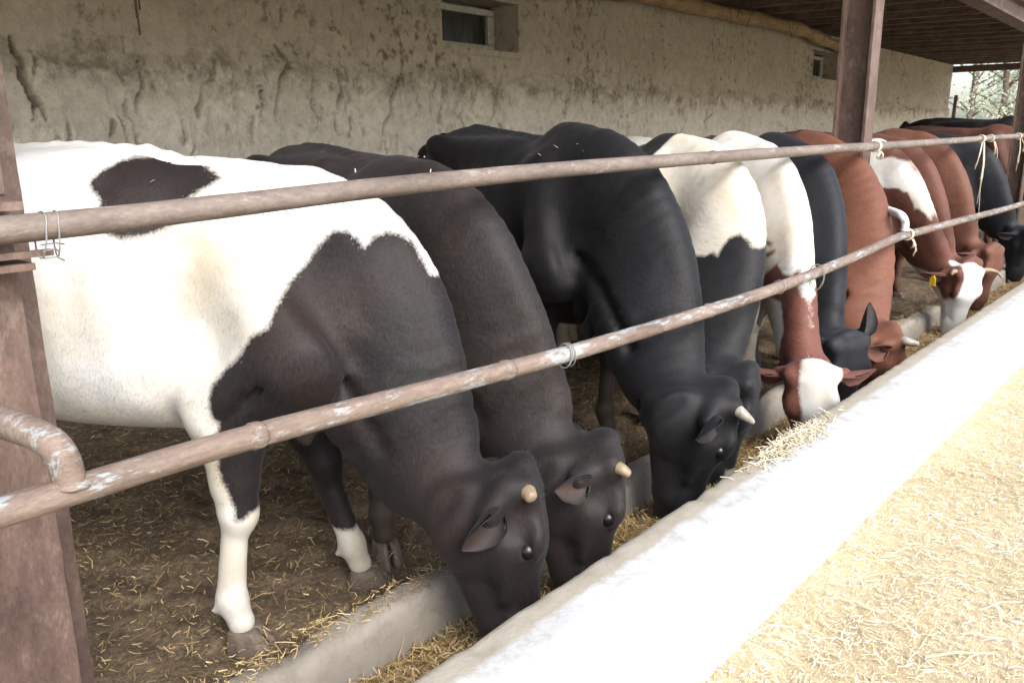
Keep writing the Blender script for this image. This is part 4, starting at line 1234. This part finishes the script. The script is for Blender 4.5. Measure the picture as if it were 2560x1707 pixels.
def stalks(name, P, L, W, mat, tilt=.35, seed=0, label=None, cat='straw', yaw=None):
    """many thin bent ribbons: P (n,3) middle points, L lengths"""
    rg = np.random.default_rng(seed)
    n = len(P)
    th = rg.uniform(0, 2 * np.pi, n) if yaw is None else yaw
    ph = rg.normal(0, tilt, n)
    d = np.stack([np.cos(th) * np.cos(ph), np.sin(th) * np.cos(ph), np.sin(ph)], 1)
    s = np.stack([-np.sin(th), np.cos(th), 0 * th], 1)
    up_ = np.cross(d, s) * -1
    roll = rg.uniform(-.9, .9, n)
    sd = s * np.cos(roll)[:, None] + up_ * np.sin(roll)[:, None]
    bend = np.cross(d, sd) * (rg.normal(0, .10, n) * L)[:, None] + sd * (rg.normal(0, .08, n) * L)[:, None]
    w = (W * rg.uniform(.6, 1.3, n))[:, None] * .5
    a = P - d * (L * .5)[:, None]; b = P + bend; c = P + d * (L * .5)[:, None]
    V = np.stack([a - sd * w, a + sd * w, b - sd * w, b + sd * w, c - sd * w * .7, c + sd * w * .7], 1).reshape(-1, 3)
    V[:, 2] = np.maximum(V[:, 2], -.03)
    i = np.arange(n) * 6
    F = np.concatenate([np.stack([i, i + 1, i + 3, i + 2], 1), np.stack([i + 2, i + 3, i + 5, i + 4], 1)])
    me = mesh_np(name, V, F)
    r = np.repeat(np.clip(rg.beta(1.6, 1.5, n), 0, 1), 6).astype(np.float32)
    at = me.attributes.new("rnd", 'FLOAT', 'POINT'); at.data.foreach_set("value", r)
    o = link(name, me, mat)
    tag(o, label, cat, kind='stuff')
    return o
def rnd_pts(n, x0, x1, y0, y1, seed, xpow=1.0):
    rg = np.random.default_rng(seed)
    x = x0 + (x1 - x0) * rg.uniform(0, 1, n)**xpow
    y = rg.uniform(y0, y1, n)
    return x, y, rg
x, y, rg = rnd_pts(48000, .3, 9, 1.09, 1.61, 61, 1.6)
stalks("trough_straw", np.stack([x, y + lerp_y(x), hay_h(x, y) + rg.uniform(-.006, .022, len(x))], 1), rg.gamma(1.8, .014, len(x)) + .008, .0028, M_HAY, .45, 62, "loose chopped hay stalks in the trough, around the muzzles", 'hay')
# straw over the yard ground
x, y, rg = rnd_pts(170000, 1.0, 9.5, -2.6, .90, 63, 1.5)
keep = (y < .90 + lerp_y(x)) & (y > -.55 * (x - 1.0) - .3)
x, y = x[keep], y[keep]
zg = fbm(np.stack([x, y, x * 0], -1), 1.3, 3, 3) * .012 + fbm(np.stack([x, y, x * 0], -1), 7, 3, 4) * .010
near = np.exp(-((.88 + lerp_y(x) - y) / .10)**2)
rg = np.random.default_rng(64)
stalks("yard_straw", np.stack([x, y, zg + .004 + rg.uniform(0, .014, len(x)) + near * rg.uniform(0, .045, len(x))], 1), rg.gamma(1.4, .012, len(x)) + .006, .0023, M_STRAW_SUN, .16, 65, "pale dry straw scattered over the yard beside the trough")
x, y, rg = rnd_pts(900, 1.0, 6.5, -1.8, .90, 66, 1.3)
stalks("long_straw", np.stack([x, y, rg.uniform(.008, .03, len(x))], 1), rg.uniform(.06, .16, len(x)), .0036, M_STRAW_SUN, .10, 67, "longer straw stems lying on top of the yard litter")
# straw in the pen
x, y, rg = rnd_pts(46000, -.2, 8.5, 1.75, 4.6, 68, 1.5)
stalks("pen_straw", np.stack([x, y, .02 + fbm(np.stack([x, y, x * 0], -1), 1.6, 3, 11) * .03 + rg.uniform(.004, .03, len(x))], 1), rg.gamma(1.6, .011, len(x)) + .006, .0030, M_CHAFF, .3, 69, "straw and chaff trodden into the manure floor")
# straw on the kerb and heaped on the trough wall
x, y, rg = rnd_pts(3600, .3, 8, 1.63, 1.73, 70, 1.4)
m_ = fbm(np.stack([x, y * 3, x * 0], -1), 1.7, 3, 71) > -.05
x, y = x[m_], y[m_]
stalks("kerb_straw", np.stack([x, y + lerp_y(x), .172 + np.random.default_rng(5).uniform(0, .012, len(x))], 1), np.random.default_rng(6).gamma(1.6, .010, len(x)) + .006, .0025, M_HAY, .15, 72, "bits of hay lying on the rear kerb of the trough", 'hay')
rg = np.random.default_rng(73)
n = 900; x = rg.normal(2.66, .15, n); y = 1.07 + np.abs(rg.normal(0, .035, n)) * -1
stalks("spilled_hay", np.stack([x, y + lerp_y(x), .425 + rg.uniform(0, 1, n) * .018 * np.exp(-((x - 2.66) / .2)**2)], 1), rg.gamma(2, .018, n) + .015, .0030, M_STRAW_SUN, .35, 74, "hay spilled along the top of the trough wall below the horned black cow", 'hay')

# steel posts -----------------------------------------------------------------------
def post(x0, x1, y0, y1, label, xr=0.0):
    t = empty("steel_post", ((x0 + x1) / 2, (y0 + y1) / 2, 0))
    tag(t, label, "post", "steel posts along the feed line")
    cx_, cy_ = (x0 + x1) / 2, (y0 + y1) / 2
    for nm, lo, hi in (("flange", (x0 - cx_, y0 - cy_, -.1), (x1 - cx_, y0 - cy_ + .016, 2.52)),
                       ("flange", (x0 - cx_, y1 - cy_ - .016, -.1), (x1 - cx_ + xr, y1 - cy_, 2.52)),
                       ("web", (-.007, y0 - cy_ + .016, -.1), (.007, y1 - cy_ - .016, 2.515))):
        bm = bmesh.new(); bm_box(bm, lo, hi)
        bmesh.ops.subdivide_edges(bm, edges=[e for e in bm.edges if abs(e.verts[0].co.z - e.verts[1].co.z) > 1], cuts=60, use_grid_fill=True)
        rj = random.Random(int(x0 * 100))
        for v in bm.verts:
            if 0 < v.co.z < 2.5: v.co.x += rj.gauss(0, .0005); v.co.y += rj.gauss(0, .0003)
        link(nm, bm_mesh(nm, bm), M_RUST, t)
    return t
p1 = post(.40, .585, 1.70, 1.88, "wide rusty steel post in front of the pied cow's rump, at the picture edge", .085)
# spacer angle and clamp under the top rail
bm = bmesh.new(); bm_box(bm, (-.12, -.185, 1.228), (.090, -.080, 1.240)); bm_box(bm, (-.12, -.182, 1.250), (.125, -.172, 1.262)); bm_box(bm, (-.12, -.185, 1.335), (.085, -.080, 1.350)); link("bracket_plate", bm_mesh("bracket_plate", bm), M_RUST, p1)
bm = bmesh.new(); bm_box(bm, (.05, -.098, 1.36), (.088, -.080, 1.60)); link("strap", bm_mesh("strap", bm), M_RUST, p1)
p2 = post(5.50, 5.66, 1.72, 1.92, "tall rusty steel I-beam post rising to the roof among the red cows")
p3 = post(11.40, 11.56, 1.72, 1.90, "far steel post standing near the open end of the barn")

# rails -----------------------------------------------------------------------------
def rail(name, pts, r, mat, label, collars=()):
    o = empty(name, (0, 0, 0)); tag(o, label, "rail", "pipe rails of the feed barrier")
    cp = catmull(pts, 8)
    link("pipe", tube(name, cp, r, 20, True, .012, 2), mat, o, smooth=True)
    for (x, wd) in collars:
        j = min(range(len(cp) - 1), key=lambda k: abs(cp[k][0] - x)); d = unit(cp[j+1] - cp[j]); c = cp[j]
        link("weld_collar", tube("weld_collar", [c - d * wd, c - d * wd * .4, c + d * wd * .4, c + d * wd], [r * 1.0, r * 1.13, r * 1.12, r * 1.0], 20, True, .07, 5), mat, o, smooth=True)
    return o
RT = [(-2.41, 1.6, 1.286), (-0.482, 1.6, 1.294), (0.535, 1.6, 1.303), (0.954, 1.6, 1.315), (1.475, 1.6, 1.334), (2.487, 1.6, 1.354), (4.482, 1.6, 1.371), (5.475, 1.6, 1.375), (7.229, 1.6, 1.387), (10.217, 1.6, 1.41), (15.422, 1.6, 1.431), (20.723, 1.6, 1.44)]
rail("top_rail", RT, .0252, M_RAILTOP, "upper rusty pipe rail running above the cattle's necks", [(5.47, .03), (3.3, .012)])
RL = [(-2.321, 1.3, 0.944), (-0.464, 1.3, 0.935), (0.371, 1.3, 0.923), (0.805, 1.3, 0.917), (1.398, 1.3, 0.888), (1.946, 1.3, 0.865), (3.061, 1.3, 0.846), (3.993, 1.3, 0.86), (4.829, 1.3, 0.889), (5.2, 1.3, 0.885), (6.5, 1.3, 0.86), (8.821, 1.3, 0.819), (13.0, 1.3, 0.809), (19.964, 1.3, 0.809)]
rail("neck_rail", RL, .0235, M_RAILLOW, "lower pipe rail with flaking pale blue paint, pressed against the necks", [(.805, .016), (1.53, .018), (2.7, .01)])
# brackets that carry the lower rail
def bracket(pts, r, mat, label):
    o = empty("rail_bracket", pts[0]); tag(o, label, "bracket", "bent pipe brackets")
    pp = [tuple(np.array(q) - np.array(pts[0])) for q in catmull(pts, 6)]
    link("bent_pipe", tube("bent_pipe", pp, r, 18, True, .012, 7), mat, o, smooth=True)
    e = np.array(pp[-1])
    bm = bmesh.new(); bmesh.ops.create_uvsphere(bm, u_segments=16, v_segments=8, radius=r * 1.22)
    rw = random.Random(2)
    for v in bm.verts: v.co.z *= .35; v.co *= 1 + rw.uniform(-.12, .14)
    link("weld", bm_mesh("weld", bm), mat, o, tuple(e + np.array([0, 0, .004])), smooth=True)
bracket([(.36, 1.72, 1.05), (.39, 1.60, 1.035), (.43, 1.44, 1.02), (.46, 1.335, 1.005), (.471, 1.305, .975), (.474, 1.30, .93)], .0245, M_RAILLOW, "rusty elbow pipe joining the neck rail to the wide post")
bracket([(5.50, 1.74, 1.04), (5.30, 1.58, 1.030), (5.05, 1.38, 1.015), (4.98, 1.315, 1.00), (5.005, 1.302, .965), (5.012, 1.30, .915)], .0215, M_WHITEPIPE, "white painted elbow pipe joining the neck rail to the tall post")

# wire and twine -----------------------------------------------------------------------
def wire_loop(c, r, n, seed, label, drop=.03, long=0.0):
    rw = random.Random(seed); L = []
    for k in range(n):
        ph = rw.uniform(-.35, .35); pts = []
        for i in range(17):
            a = i / 16 * 2 * math.pi
            rr = r * (1 + rw.uniform(-.03, .06)); ext = drop * max(0, -math.sin(a))
            pts.append((c[0] + ph * .03 + k * .010 + .006 * math.sin(a + k), c[1] + rr * math.cos(a), c[2] + rr * math.sin(a) - ext))
        L.append(pts)
    if long:
        for k in range(3):
            x = c[0]; z = c[2] - r - drop + .012 * k; L.append([(x - .01, c[1], z), (x + rw.uniform(.006, .012), c[1] - .004, z + rw.uniform(-.006, .006)), (x + rw.uniform(.018, .030), c[1], z + rw.uniform(-.012, .012))])
    o = strands("wire_loop", L, .0016, M_WIRE, None, 6); tag(o, label, "wire", "wire ties on the rails"); return o
wire_loop((.605, 1.60, 1.303), .0275, 2, 1, "grey wire tie looped round the upper rail beside the wide post", .028, .05)
wire_loop((1.765, 1.30, .872), .027, 3, 2, "coil of thin wire round the lower rail over the brownish black cow", .012)
wire_loop((3.67, 1.30, .852), .034, 2, 3, "loose wire ring hanging on the lower rail over the red and white cow", .045)
wire_loop((3.25, 1.30, .847), .028, 1, 4, "single wire turn on the lower rail near the slate black cow", .0)
def twine(c, r, tails, seed, label, turns=3):
    rw = random.Random(seed); L = []
    for k in range(turns):
        pts = []
        for i in range(15):
            a = i / 14 * 2 * math.pi
            pts.append((c[0] + (k - 1) * .014 + rw.uniform(-.003, .003) + .008 * math.sin(a), c[1] + (r + .004) * math.cos(a), c[2] + (r + .004) * math.sin(a)))
        L.append(pts)
    for (dx, ln) in tails:
        for q in range(3):
            x0 = c[0] + dx * .3 + rw.uniform(-.012, .012)
            L.append([(x0, c[1] - r, c[2] - r), (x0 + dx * .4 + rw.uniform(-.015, .015), c[1] - r - .012, c[2] - r - ln * .35), (c[0] + dx + rw.uniform(-.012, .012), c[1] - r - rw.uniform(0, .02), c[2] - r - ln * .7), (c[0] + dx * 1.05 + rw.uniform(-.012, .012), c[1] - r, c[2] - r - ln * rw.uniform(.85, 1.05))])
    o = strands("baling_twine", L, .0033, M_TWINE, None, 5); tag(o, label, "twine", "lengths of baling twine knotted to the rails"); return o
twine((5.345, 1.60, 1.374), .028, [(.02, .05), (-.05, .04)], 1, "twine knotted round the upper rail at the tall post")
twine((5.08, 1.30, .888), .026, [(.05, .10), (.0, .05)], 2, "frayed pale twine knot on the lower rail below the white elbow pipe")
twine((8.24, 1.60, 1.395), .028, [(-.22, .22), (.02, .30), (.05, .42), (.02, .52)], 3, "long hank of twine hanging from the upper rail before the far black cow", 5)
strand = strands("baling_twine", [[(8.3, 1.57, .98), (8.32, 1.56, .75), (8.3, 1.56, .50), (8.28, 1.56, .34)]], .002, M_TWINE); tag(strand, "single fine twine thread dangling below the long hank", "twine", "lengths of baling twine knotted to the rails")
twine((8.63, 1.60, 1.398), .028, [(.06, .14), (.20, .20)], 4, "short twine ends tied next to the long hank on the upper rail", 2)
twine((9.97, 1.60, 1.408), .028, [(-.05, .32), (.2, .14)], 5, "bunched twine on the upper rail at the far post", 3)

# yard bits, far trees, distant ground ----------------------------------------------------
st = link("pale_stick", tube("pale_stick", [(2.30, .43, .022), (2.37, .37, .026), (2.44, .29, .02)], [.004, .005, .003], 8, True, .2, 1), simple_mat("bleached_stem", (.42, .35, .24), .8)); tag(st, "bleached broken stem lying on the straw in the yard", "stick")

def tree(pos, h, rad, seed, label, mat, n=2600):
    rt = np.random.default_rng(seed)
    t = empty("tree", pos); tag(t, label, "tree", "trees beyond the open end of the barn")
    trunk = [(0, 0, -.2), (.1, .05, h * .25), (.05, -.1, h * .5), (.15, .05, h * .8)]
    tr = strands("trunk", [catmull(trunk, 4)], h * .022, M_BARK, t, 8)
    br = []
    for k in range(16):
        z = h * rt.uniform(.22, .75); a = rt.uniform(0, 6.28); L = rad * rt.uniform(.6, 1.0)
        br.append([(.08, 0, z), (math.cos(a) * L * .5, math.sin(a) * L * .5, z + h * .10), (math.cos(a) * L, math.sin(a) * L, z + h * rt.uniform(.08, .22))])
    strands("limb", br, h * .007, M_BARK, t, 5)
    cen = np.array([p[-1] for p in br] + [p[1] for p in br] + [(0, 0, h * .9), (.2, .3, h * .8)])
    c = cen[rt.integers(0, len(cen), n)] + rt.normal(0, 1, (n, 3)) * np.array([rad * .20, rad * .20, h * .055])
    d = rt.normal(0, 1, (n, 3)); d /= np.linalg.norm(d, axis=1)[:, None]
    e = np.cross(d, rt.normal(0, 1, (n, 3))); e /= np.linalg.norm(e, axis=1)[:, None]
    s = rt.uniform(.04, .10, n)[:, None] * h / 6
    V = np.stack([c - d * s, c + e * s * .5, c + d * s, c - e * s * .5], 1).reshape(-1, 3)
    i = np.arange(n) * 4
    link("crown", mesh_np("crown", V, np.stack([i, i + 1, i + 2, i + 3], 1)), mat, t)
M_BARK = simple_mat("bark", (.14, .11, .085), .9, .2, .4, 8, .5, .02)
def leaf_mat(name, c0, c1):
    m, nt, b = new_mat(name)
    nt.links.new(ramp(nt, noise(nt, coords(nt), 1.2, 3, .6), [(.3, c0), (.7, c1)]), b.inputs['Base Color'])
    b.inputs['Roughness'].default_value = .6
    b.inputs['Transmission Weight'].default_value = 0.0
    b.inputs['Subsurface Weight'].default_value = 0.0
    return m
M_LEAF = leaf_mat("haze_pale_leaves", (.32, .37, .26), (.42, .46, .35))  # haze painted in: leaf colour paled to look washed out by glare
M_LEAF2 = leaf_mat("haze_pale_leaves_far", (.36, .39, .32), (.44, .465, .38))  # paled in its colour too, standing in for overexposed distance
tree((48, 8.6, 0), 6.4, 2.3, 1, "rounded bushy tree seen through the open end of the barn", M_LEAF, 4200)
tree((62, 8.2, 0), 11.5, 4.2, 2, "taller thin tree behind the bushy one, past the barn end", M_LEAF2, 1100)
tree((70, 14.5, 0), 10.5, 4.0, 3, "sparse tree farthest off, next to the end of the mud wall", M_LEAF2, 800)
# pole at the corner of the barn end
pl = link("corner_pole", tube("corner_pole", [(22.15, 4.93, -.1), (22.17, 4.95, 1.4), (22.13, 4.92, 2.3)], [.05, .045, .04], 10, True, .08, 2), M_JOIST, smooth=True); tag(pl, "thin dark pole standing at the end of the mud wall", "pole")
# ------------------------------------------------------------------ the herd, nearest first
BLACK = (.0135, .0125, .0135)
M_PIED = coat_mat("pied_coat", (0.0112, 0.0097, 0.0102), (.60, .592, .570), (0.0233, 0.0141, 0.0112), .8)
M_BRBLACK = coat_mat("brown_black_coat", (0.0146, 0.0122, 0.0117), (.7, .66, .58), (0.0292, 0.0214, 0.0189), .8)
M_BLACK = coat_mat("black_coat", (0.0073, 0.0071, 0.0081), (.62, .60, .56), (0.0118, 0.0105, 0.0113), .6)
M_BLACKCREAM = coat_mat("black_cream_coat", (0.0105, 0.0103, 0.0112), (.60, .56, .49), (0.0140, 0.0127, 0.0136), .5)
M_REDWHITE = coat_mat("red_white_coat", (.125, .047, .034), (.61, .595, .565), (.085, .033, .025), .6)
M_SLATE = coat_mat("slate_black_coat", (0.0108, 0.0118, 0.0146), (.7, .66, .6), (0.0161, 0.0170, 0.0203), .5)
M_RED = coat_mat("red_coat", (.130, .051, .030), (.62, .57, .50), (.085, .032, .021), .7)
M_RED2 = coat_mat("dark_red_coat", (.105, .042, .029), (.61, .595, .565), (.09, .036, .026), .6)
M_RED3 = coat_mat("tan_red_coat", (.118, .049, .030), (.61, .595, .565), (.085, .036, .024), .6)

COWS = [
 dict(label="white and black pied cow beside the rusty steel post", mat=M_PIED, pos=(1.35, 2.10), head=-52, s=1.04, dirt=.6, bits=14, seed=1, fur=110000, vox=.010, hs=1.14,
      dz=(-.02, .02, -.085), saddle=.055, nb=(.44, 0, 1.13), poll=(1.655, 1.285, .62), muz=(1.625, 1.245, .10), face=(.66, -.75, 0), legs=dict(fr=(1.15, 2.0), fl=(1.60, 2.0)),
      horn_r=dict(pts=[(.004, -.034, .108), (.012, -.028, .124)], r=.021, tip=.62), horn_l=dict(pts=[(.004, -.034, .108), (.012, -.028, .122)], r=.020, tip=.6),
      ear_r=(.72, -.55, .42), ear_l=(.1, -.4, 1), ear=.76, earw=1.05, ear_open=(.35, .45, .8), ear_skin=.08, belly=-.05,
      patches=[('all',), ('-sideR', [(-0.355, 1.346), (-0.331, 1.378), (-0.298, 1.405), (-0.282, 1.41), (-0.13, 1.42), (-0.093, 1.387), (-0.039, 1.351), (-0.07, 1.329), (-0.104, 1.306), (-0.12, 1.27), (-0.131, 1.239), (-0.194, 1.214), (-0.255, 1.205), (-0.294, 1.22), (-0.316, 1.26), (-0.317, 1.299), (-0.344, 1.33)]), ('-sideR', [(0.52, 1.086), (0.5, 1.127), (0.474, 1.172), (0.446, 1.192), (0.408, 1.203), (0.376, 1.194), (0.347, 1.165), (0.332, 1.188), (0.3, 1.21), (0.267, 1.211), (0.235, 1.181), (0.203, 1.137), (0.163, 1.088), (0.144, 1.036), (0.125, 0.986), (0.08, 0.958), (0.047, 0.911), (-0.0, 0.868), (-0.035, 0.828), (-0.044, 0.789), (-0.044, 0.753), (-0.03, 0.725), (-0.044, 0.672), (-0.059, 0.577), (-0.052, 0.543), (-0.034, 0.496), (-0.027, 0.448), (-0.029, 0.416), (-0.005, 0.421), (0.009, 0.434), (0.08, 0.44), (0.14, 0.5), (0.38, 0.35), (0.58, -0.2), (1.6, -0.2), (1.6, 0.95), (0.8, 0.98), (0.6, 1.06)]), ('-sideL', [(0.52, 1.086), (0.5, 1.127), (0.474, 1.172), (0.446, 1.192), (0.408, 1.203), (0.376, 1.194), (0.347, 1.165), (0.332, 1.188), (0.3, 1.21), (0.267, 1.211), (0.235, 1.181), (0.203, 1.137), (0.163, 1.088), (0.144, 1.036), (0.125, 0.986), (0.08, 0.958), (0.047, 0.911), (-0.0, 0.868), (-0.035, 0.828), (-0.044, 0.789), (-0.044, 0.753), (-0.08, 0.6), (-0.09, 0.35), (0.07, 0.18), (0.12, 0.215), (0.21, 0.205), (0.27, 0.28), (0.42, 0.1), (0.58, -0.2), (1.6, -0.2), (1.6, 0.95), (0.8, 0.98), (0.6, 1.06)])]),
 dict(label="brownish black cow with stub horns and cupped ear, feeding next to the pied cow", mat=M_BRBLACK, pos=(1.97, 2.13), head=-108, s=1.03, nb=(.48, 0, 1.16), neck=1.04, bits=30, seed=2, fur=80000, vox=.011, hs=1.14,
      dz=(-.01, .0, -.095), poll=(1.985, 1.225, .60), muz=(1.98, 1.26, .10), face=(.66, -.75, 0),
      horn_r=dict(pts=[(.002, -.022, .104), (.014, -.004, .112)], r=.018, tip=.6), horn_l=dict(pts=[(.002, -.022, .104), (.014, -.004, .112)], r=.018, tip=.6), ear_r=(.05, -.62, .78), ear_l=(0, -.4, 1), ear=.70, earw=1.0, ear_open=(.2, .65, .75), ear_skin=.35),
 dict(label="large all-black cow with curved pale horn and arched back", mat=M_BLACK, pos=(3.06, 2.17), head=-112, s=1.08, nb=(.50, 0, 1.15), neck=1.06, bits=30, seed=3, fur=80000, vox=.011, hs=1.16,
      poll=(2.70, 1.18, .59), muz=(2.65, 1.30, .10), face=(.66, -.7, 0), dz=(0, -.01, -.035), ear_r=(.55, -.35, .75), ear_l=(.0, -.4, 1), ear=.68, earw=1.0, ear_open=(.35, .6, .7),
      horn_r=dict(pts=[(.005, -.026, .108), (.012, -.008, .120), (.022, .010, .124)], r=.020, tip=.3, mat=M_HORN_DK), horn_l=dict(pts=[(.005, -.026, .108), (.012, -.008, .120), (.022, .010, .124)], r=.020, tip=.3, mat=M_HORN_DK)),
 dict(label="black cow with cream shoulders and withers, behind the horned black one", mat=M_BLACKCREAM, pos=(3.72, 2.03), head=-108, s=1.03, nb=(.50, 0, 1.15), neck=1.06, bits=12, seed=4, fur=45000, vox=.012, hs=1.12,
      poll=(3.05, 1.25, .56), muz=(3.03, 1.34, .08), face=(.3, -.9, 0),
      patches=[('side', [(0.0, 1.1), (0.0, 1.5), (0.8, 1.5), (0.8, 0.97), (0.658, 0.985), (0.631, 1.016), (0.59, 1.037), (0.559, 1.021), (0.544, 0.978), (0.543, 0.945), (0.506, 0.959), (0.489, 0.94), (0.33, 0.93), (0.18, 1.0)]), ('side', [(-1.2, 1.36), (-.3, 1.33), (-.2, 1.5), (-1.2, 1.5)]), ('legs', .42), ('face', [(.40, -.05), (.52, -.06), (.52, .06), (.40, .05)])]),
 dict(label="white cow with red neck and red face with white blaze, facing the yard", mat=M_REDWHITE, pos=(4.32, 1.99), head=-110, s=1.03, neck=1.08, bits=10, seed=5, nb=(.42, 0, 1.10), fur=50000, vox=.012, hs=1.10,
      poll=(3.40, 1.19, .50), muz=(3.46, 1.19, .05), face=(-.9, -.38, 0), ear_skin=.6,
      patches=[('all',), ('-side', [(0.449, 0.737), (0.527, 0.802), (0.599, 0.853), (0.665, 0.816), (0.719, 0.816), (0.751, 0.857), (0.762, 0.803), (0.812, 0.739), (0.84, 0.715), (0.853, 0.705), (0.886, 0.63), (0.889, 0.61), (0.92, 0.66), (0.96, 0.64), (1.05, 0.62), (1.6, 0.6), (1.6, -0.2), (0.7, -0.2), (0.7, 0.38), (0.76, 0.48), (0.775, 0.58), (0.71, 0.69), (0.56, 0.7)]), ('-side', [(.43, .95), (.53, .945), (.52, .925), (.44, .93)]), ('-side', [(.467, .885), (.56, .915), (.565, .90), (.51, .87)]), ('face', [(-.06, -.10), (-.02, .04), (.1, .05), (.2, .035), (.5, .04), (.5, -.09), (.2, -.12), (.05, -.11)], -.10)]),
 dict(label="slate black cow with big upright ear, between the white-faced one and the orange red one", mat=M_SLATE, pos=(4.82, 1.98), head=-114, s=1.03, neck=1.08, seed=6, nb=(.42, 0, 1.10), fur=30000, vox=.013, hs=1.10,
      poll=(4.10, 1.24, .50), muz=(4.15, 1.24, .05), face=(-.55, -.75, 0), ear_l=(-.95, -.15, .55), ear_r=(-.6, -.2, .8), ear=1.05, earw=1.15, ear_open=(.1, .9, .2)),
 dict(label="plain orange red cow with short stub horns, just before the tall steel post", mat=M_RED, pos=(5.38, 1.98), head=-112, s=1.03, neck=1.1, bits=8, seed=7, nb=(.42, 0, 1.10), fur=30000, vox=.013, hs=1.10,
      poll=(4.60, 1.15, .48), muz=(4.66, 1.17, .04), face=(.62, -.75, 0), ear_r=(-.1, -.75, .55), ear=.95, earw=1.2, ear_open=(.3, .2, .9), ear_skin=.7,
      horn_r=dict(pts=[(.0, -.025, .110), (.005, .0, .122), (.01, .018, .126)], r=.022, tip=.5, mat=M_HORN_DK), horn_l=dict(pts=[(.0, -.025, .110), (.005, .0, .122), (.01, .018, .126)], r=.02, tip=.5)),
 dict(label="dark red cow with white withers, white face and yellow ear tag", mat=M_RED2, pos=(6.55, 2.1), head=-113, s=1.03, seed=8, fur=25000, vox=.014, hs=1.10,
      poll=(6.38, 1.17, .56), muz=(6.42, 1.22, .08), face=(-.6, -.8, 0), ear_skin=.5, tag_side=1, tag_at=(.10, -.10, .20),
      horn_l=dict(pts=[(-.01, -.03, .13), (.0, .0, .17), (.03, .04, .18)], r=.018, tip=.25), horn_r=dict(pts=[(-.01, -.04, .12), (.01, -.03, .14)], r=.018, tip=.5),
      patches=[('side', [(0.28, 1.266), (0.36, 1.289), (0.452, 1.253), (0.511, 1.18), (0.573, 1.09), (0.603, 1.021), (0.638, 0.932), (0.642, 0.859), (0.611, 0.902), (0.574, 0.937), (0.552, 0.924), (0.54, 0.98), (0.508, 1.043), (0.477, 1.05), (0.454, 1.072), (0.392, 1.07), (0.314, 1.076), (0.262, 1.044), (0.18, 1.1), (0.13, 1.4), (0.28, 1.45)]), ('ball', (-1.05, -.05, 1.40), .20), ('face', [(-.05, -.09), (-.05, .07), (.1, .06), (.2, .09), (.5, .12), (.5, -.12), (.2, -.10)], -.14), ('headside', [(.10, -.22), (.22, -.13), (.55, -.10), (.55, -.4), (.1, -.4)])]),
 dict(label="dark red cow mostly hidden behind the one with the yellow ear tag", mat=M_RED2, pos=(7.1, 2.1), head=-110, s=1.03, seed=9, vox=.016, hs=1.10,
      poll=(6.9, 1.25, .55), muz=(6.93, 1.28, .08), face=(-.3, -.8, 0)),
 dict(label="tan red cow with a long level back, behind the two dark red ones", mat=M_RED3, pos=(7.7, 2.1), head=-105, s=1.06, seed=10, vox=.016, hs=1.10,
      poll=(7.4, 1.2, .6), muz=(7.43, 1.25, .12), face=(-.3, -.8, 0)),
 dict(label="black cow standing behind the hanging twine at the right edge", mat=M_SLATE, pos=(9.2, 2.1), head=-100, s=1.03, seed=11, vox=.016, hs=1.10,
      poll=(9.1, 1.2, .6), muz=(9.13, 1.25, .12), face=(-.3, -.8, 0)),
 dict(label="red cow far off, only its back showing above the upper rail", mat=M_RED2, pos=(12.0, 2.1), head=-105, s=1.10, seed=12, nb=(.42, 0, 1.10), vox=.018, hs=1.10,
      poll=(11.7, 1.2, .6), muz=(11.73, 1.25, .12), face=(-.3, -.8, 0)),
 dict(label="farthest black cow, its back seen against the bright barn end", mat=M_BLACK, pos=(13.5, 2.2), head=-105, s=1.19, seed=13, nb=(.42, 0, 1.10), vox=.018, hs=1.12,
      poll=(13.2, 1.2, .6), muz=(13.23, 1.25, .12), face=(-.3, -.8, 0)),
]
for spec in COWS: make_cow(spec)
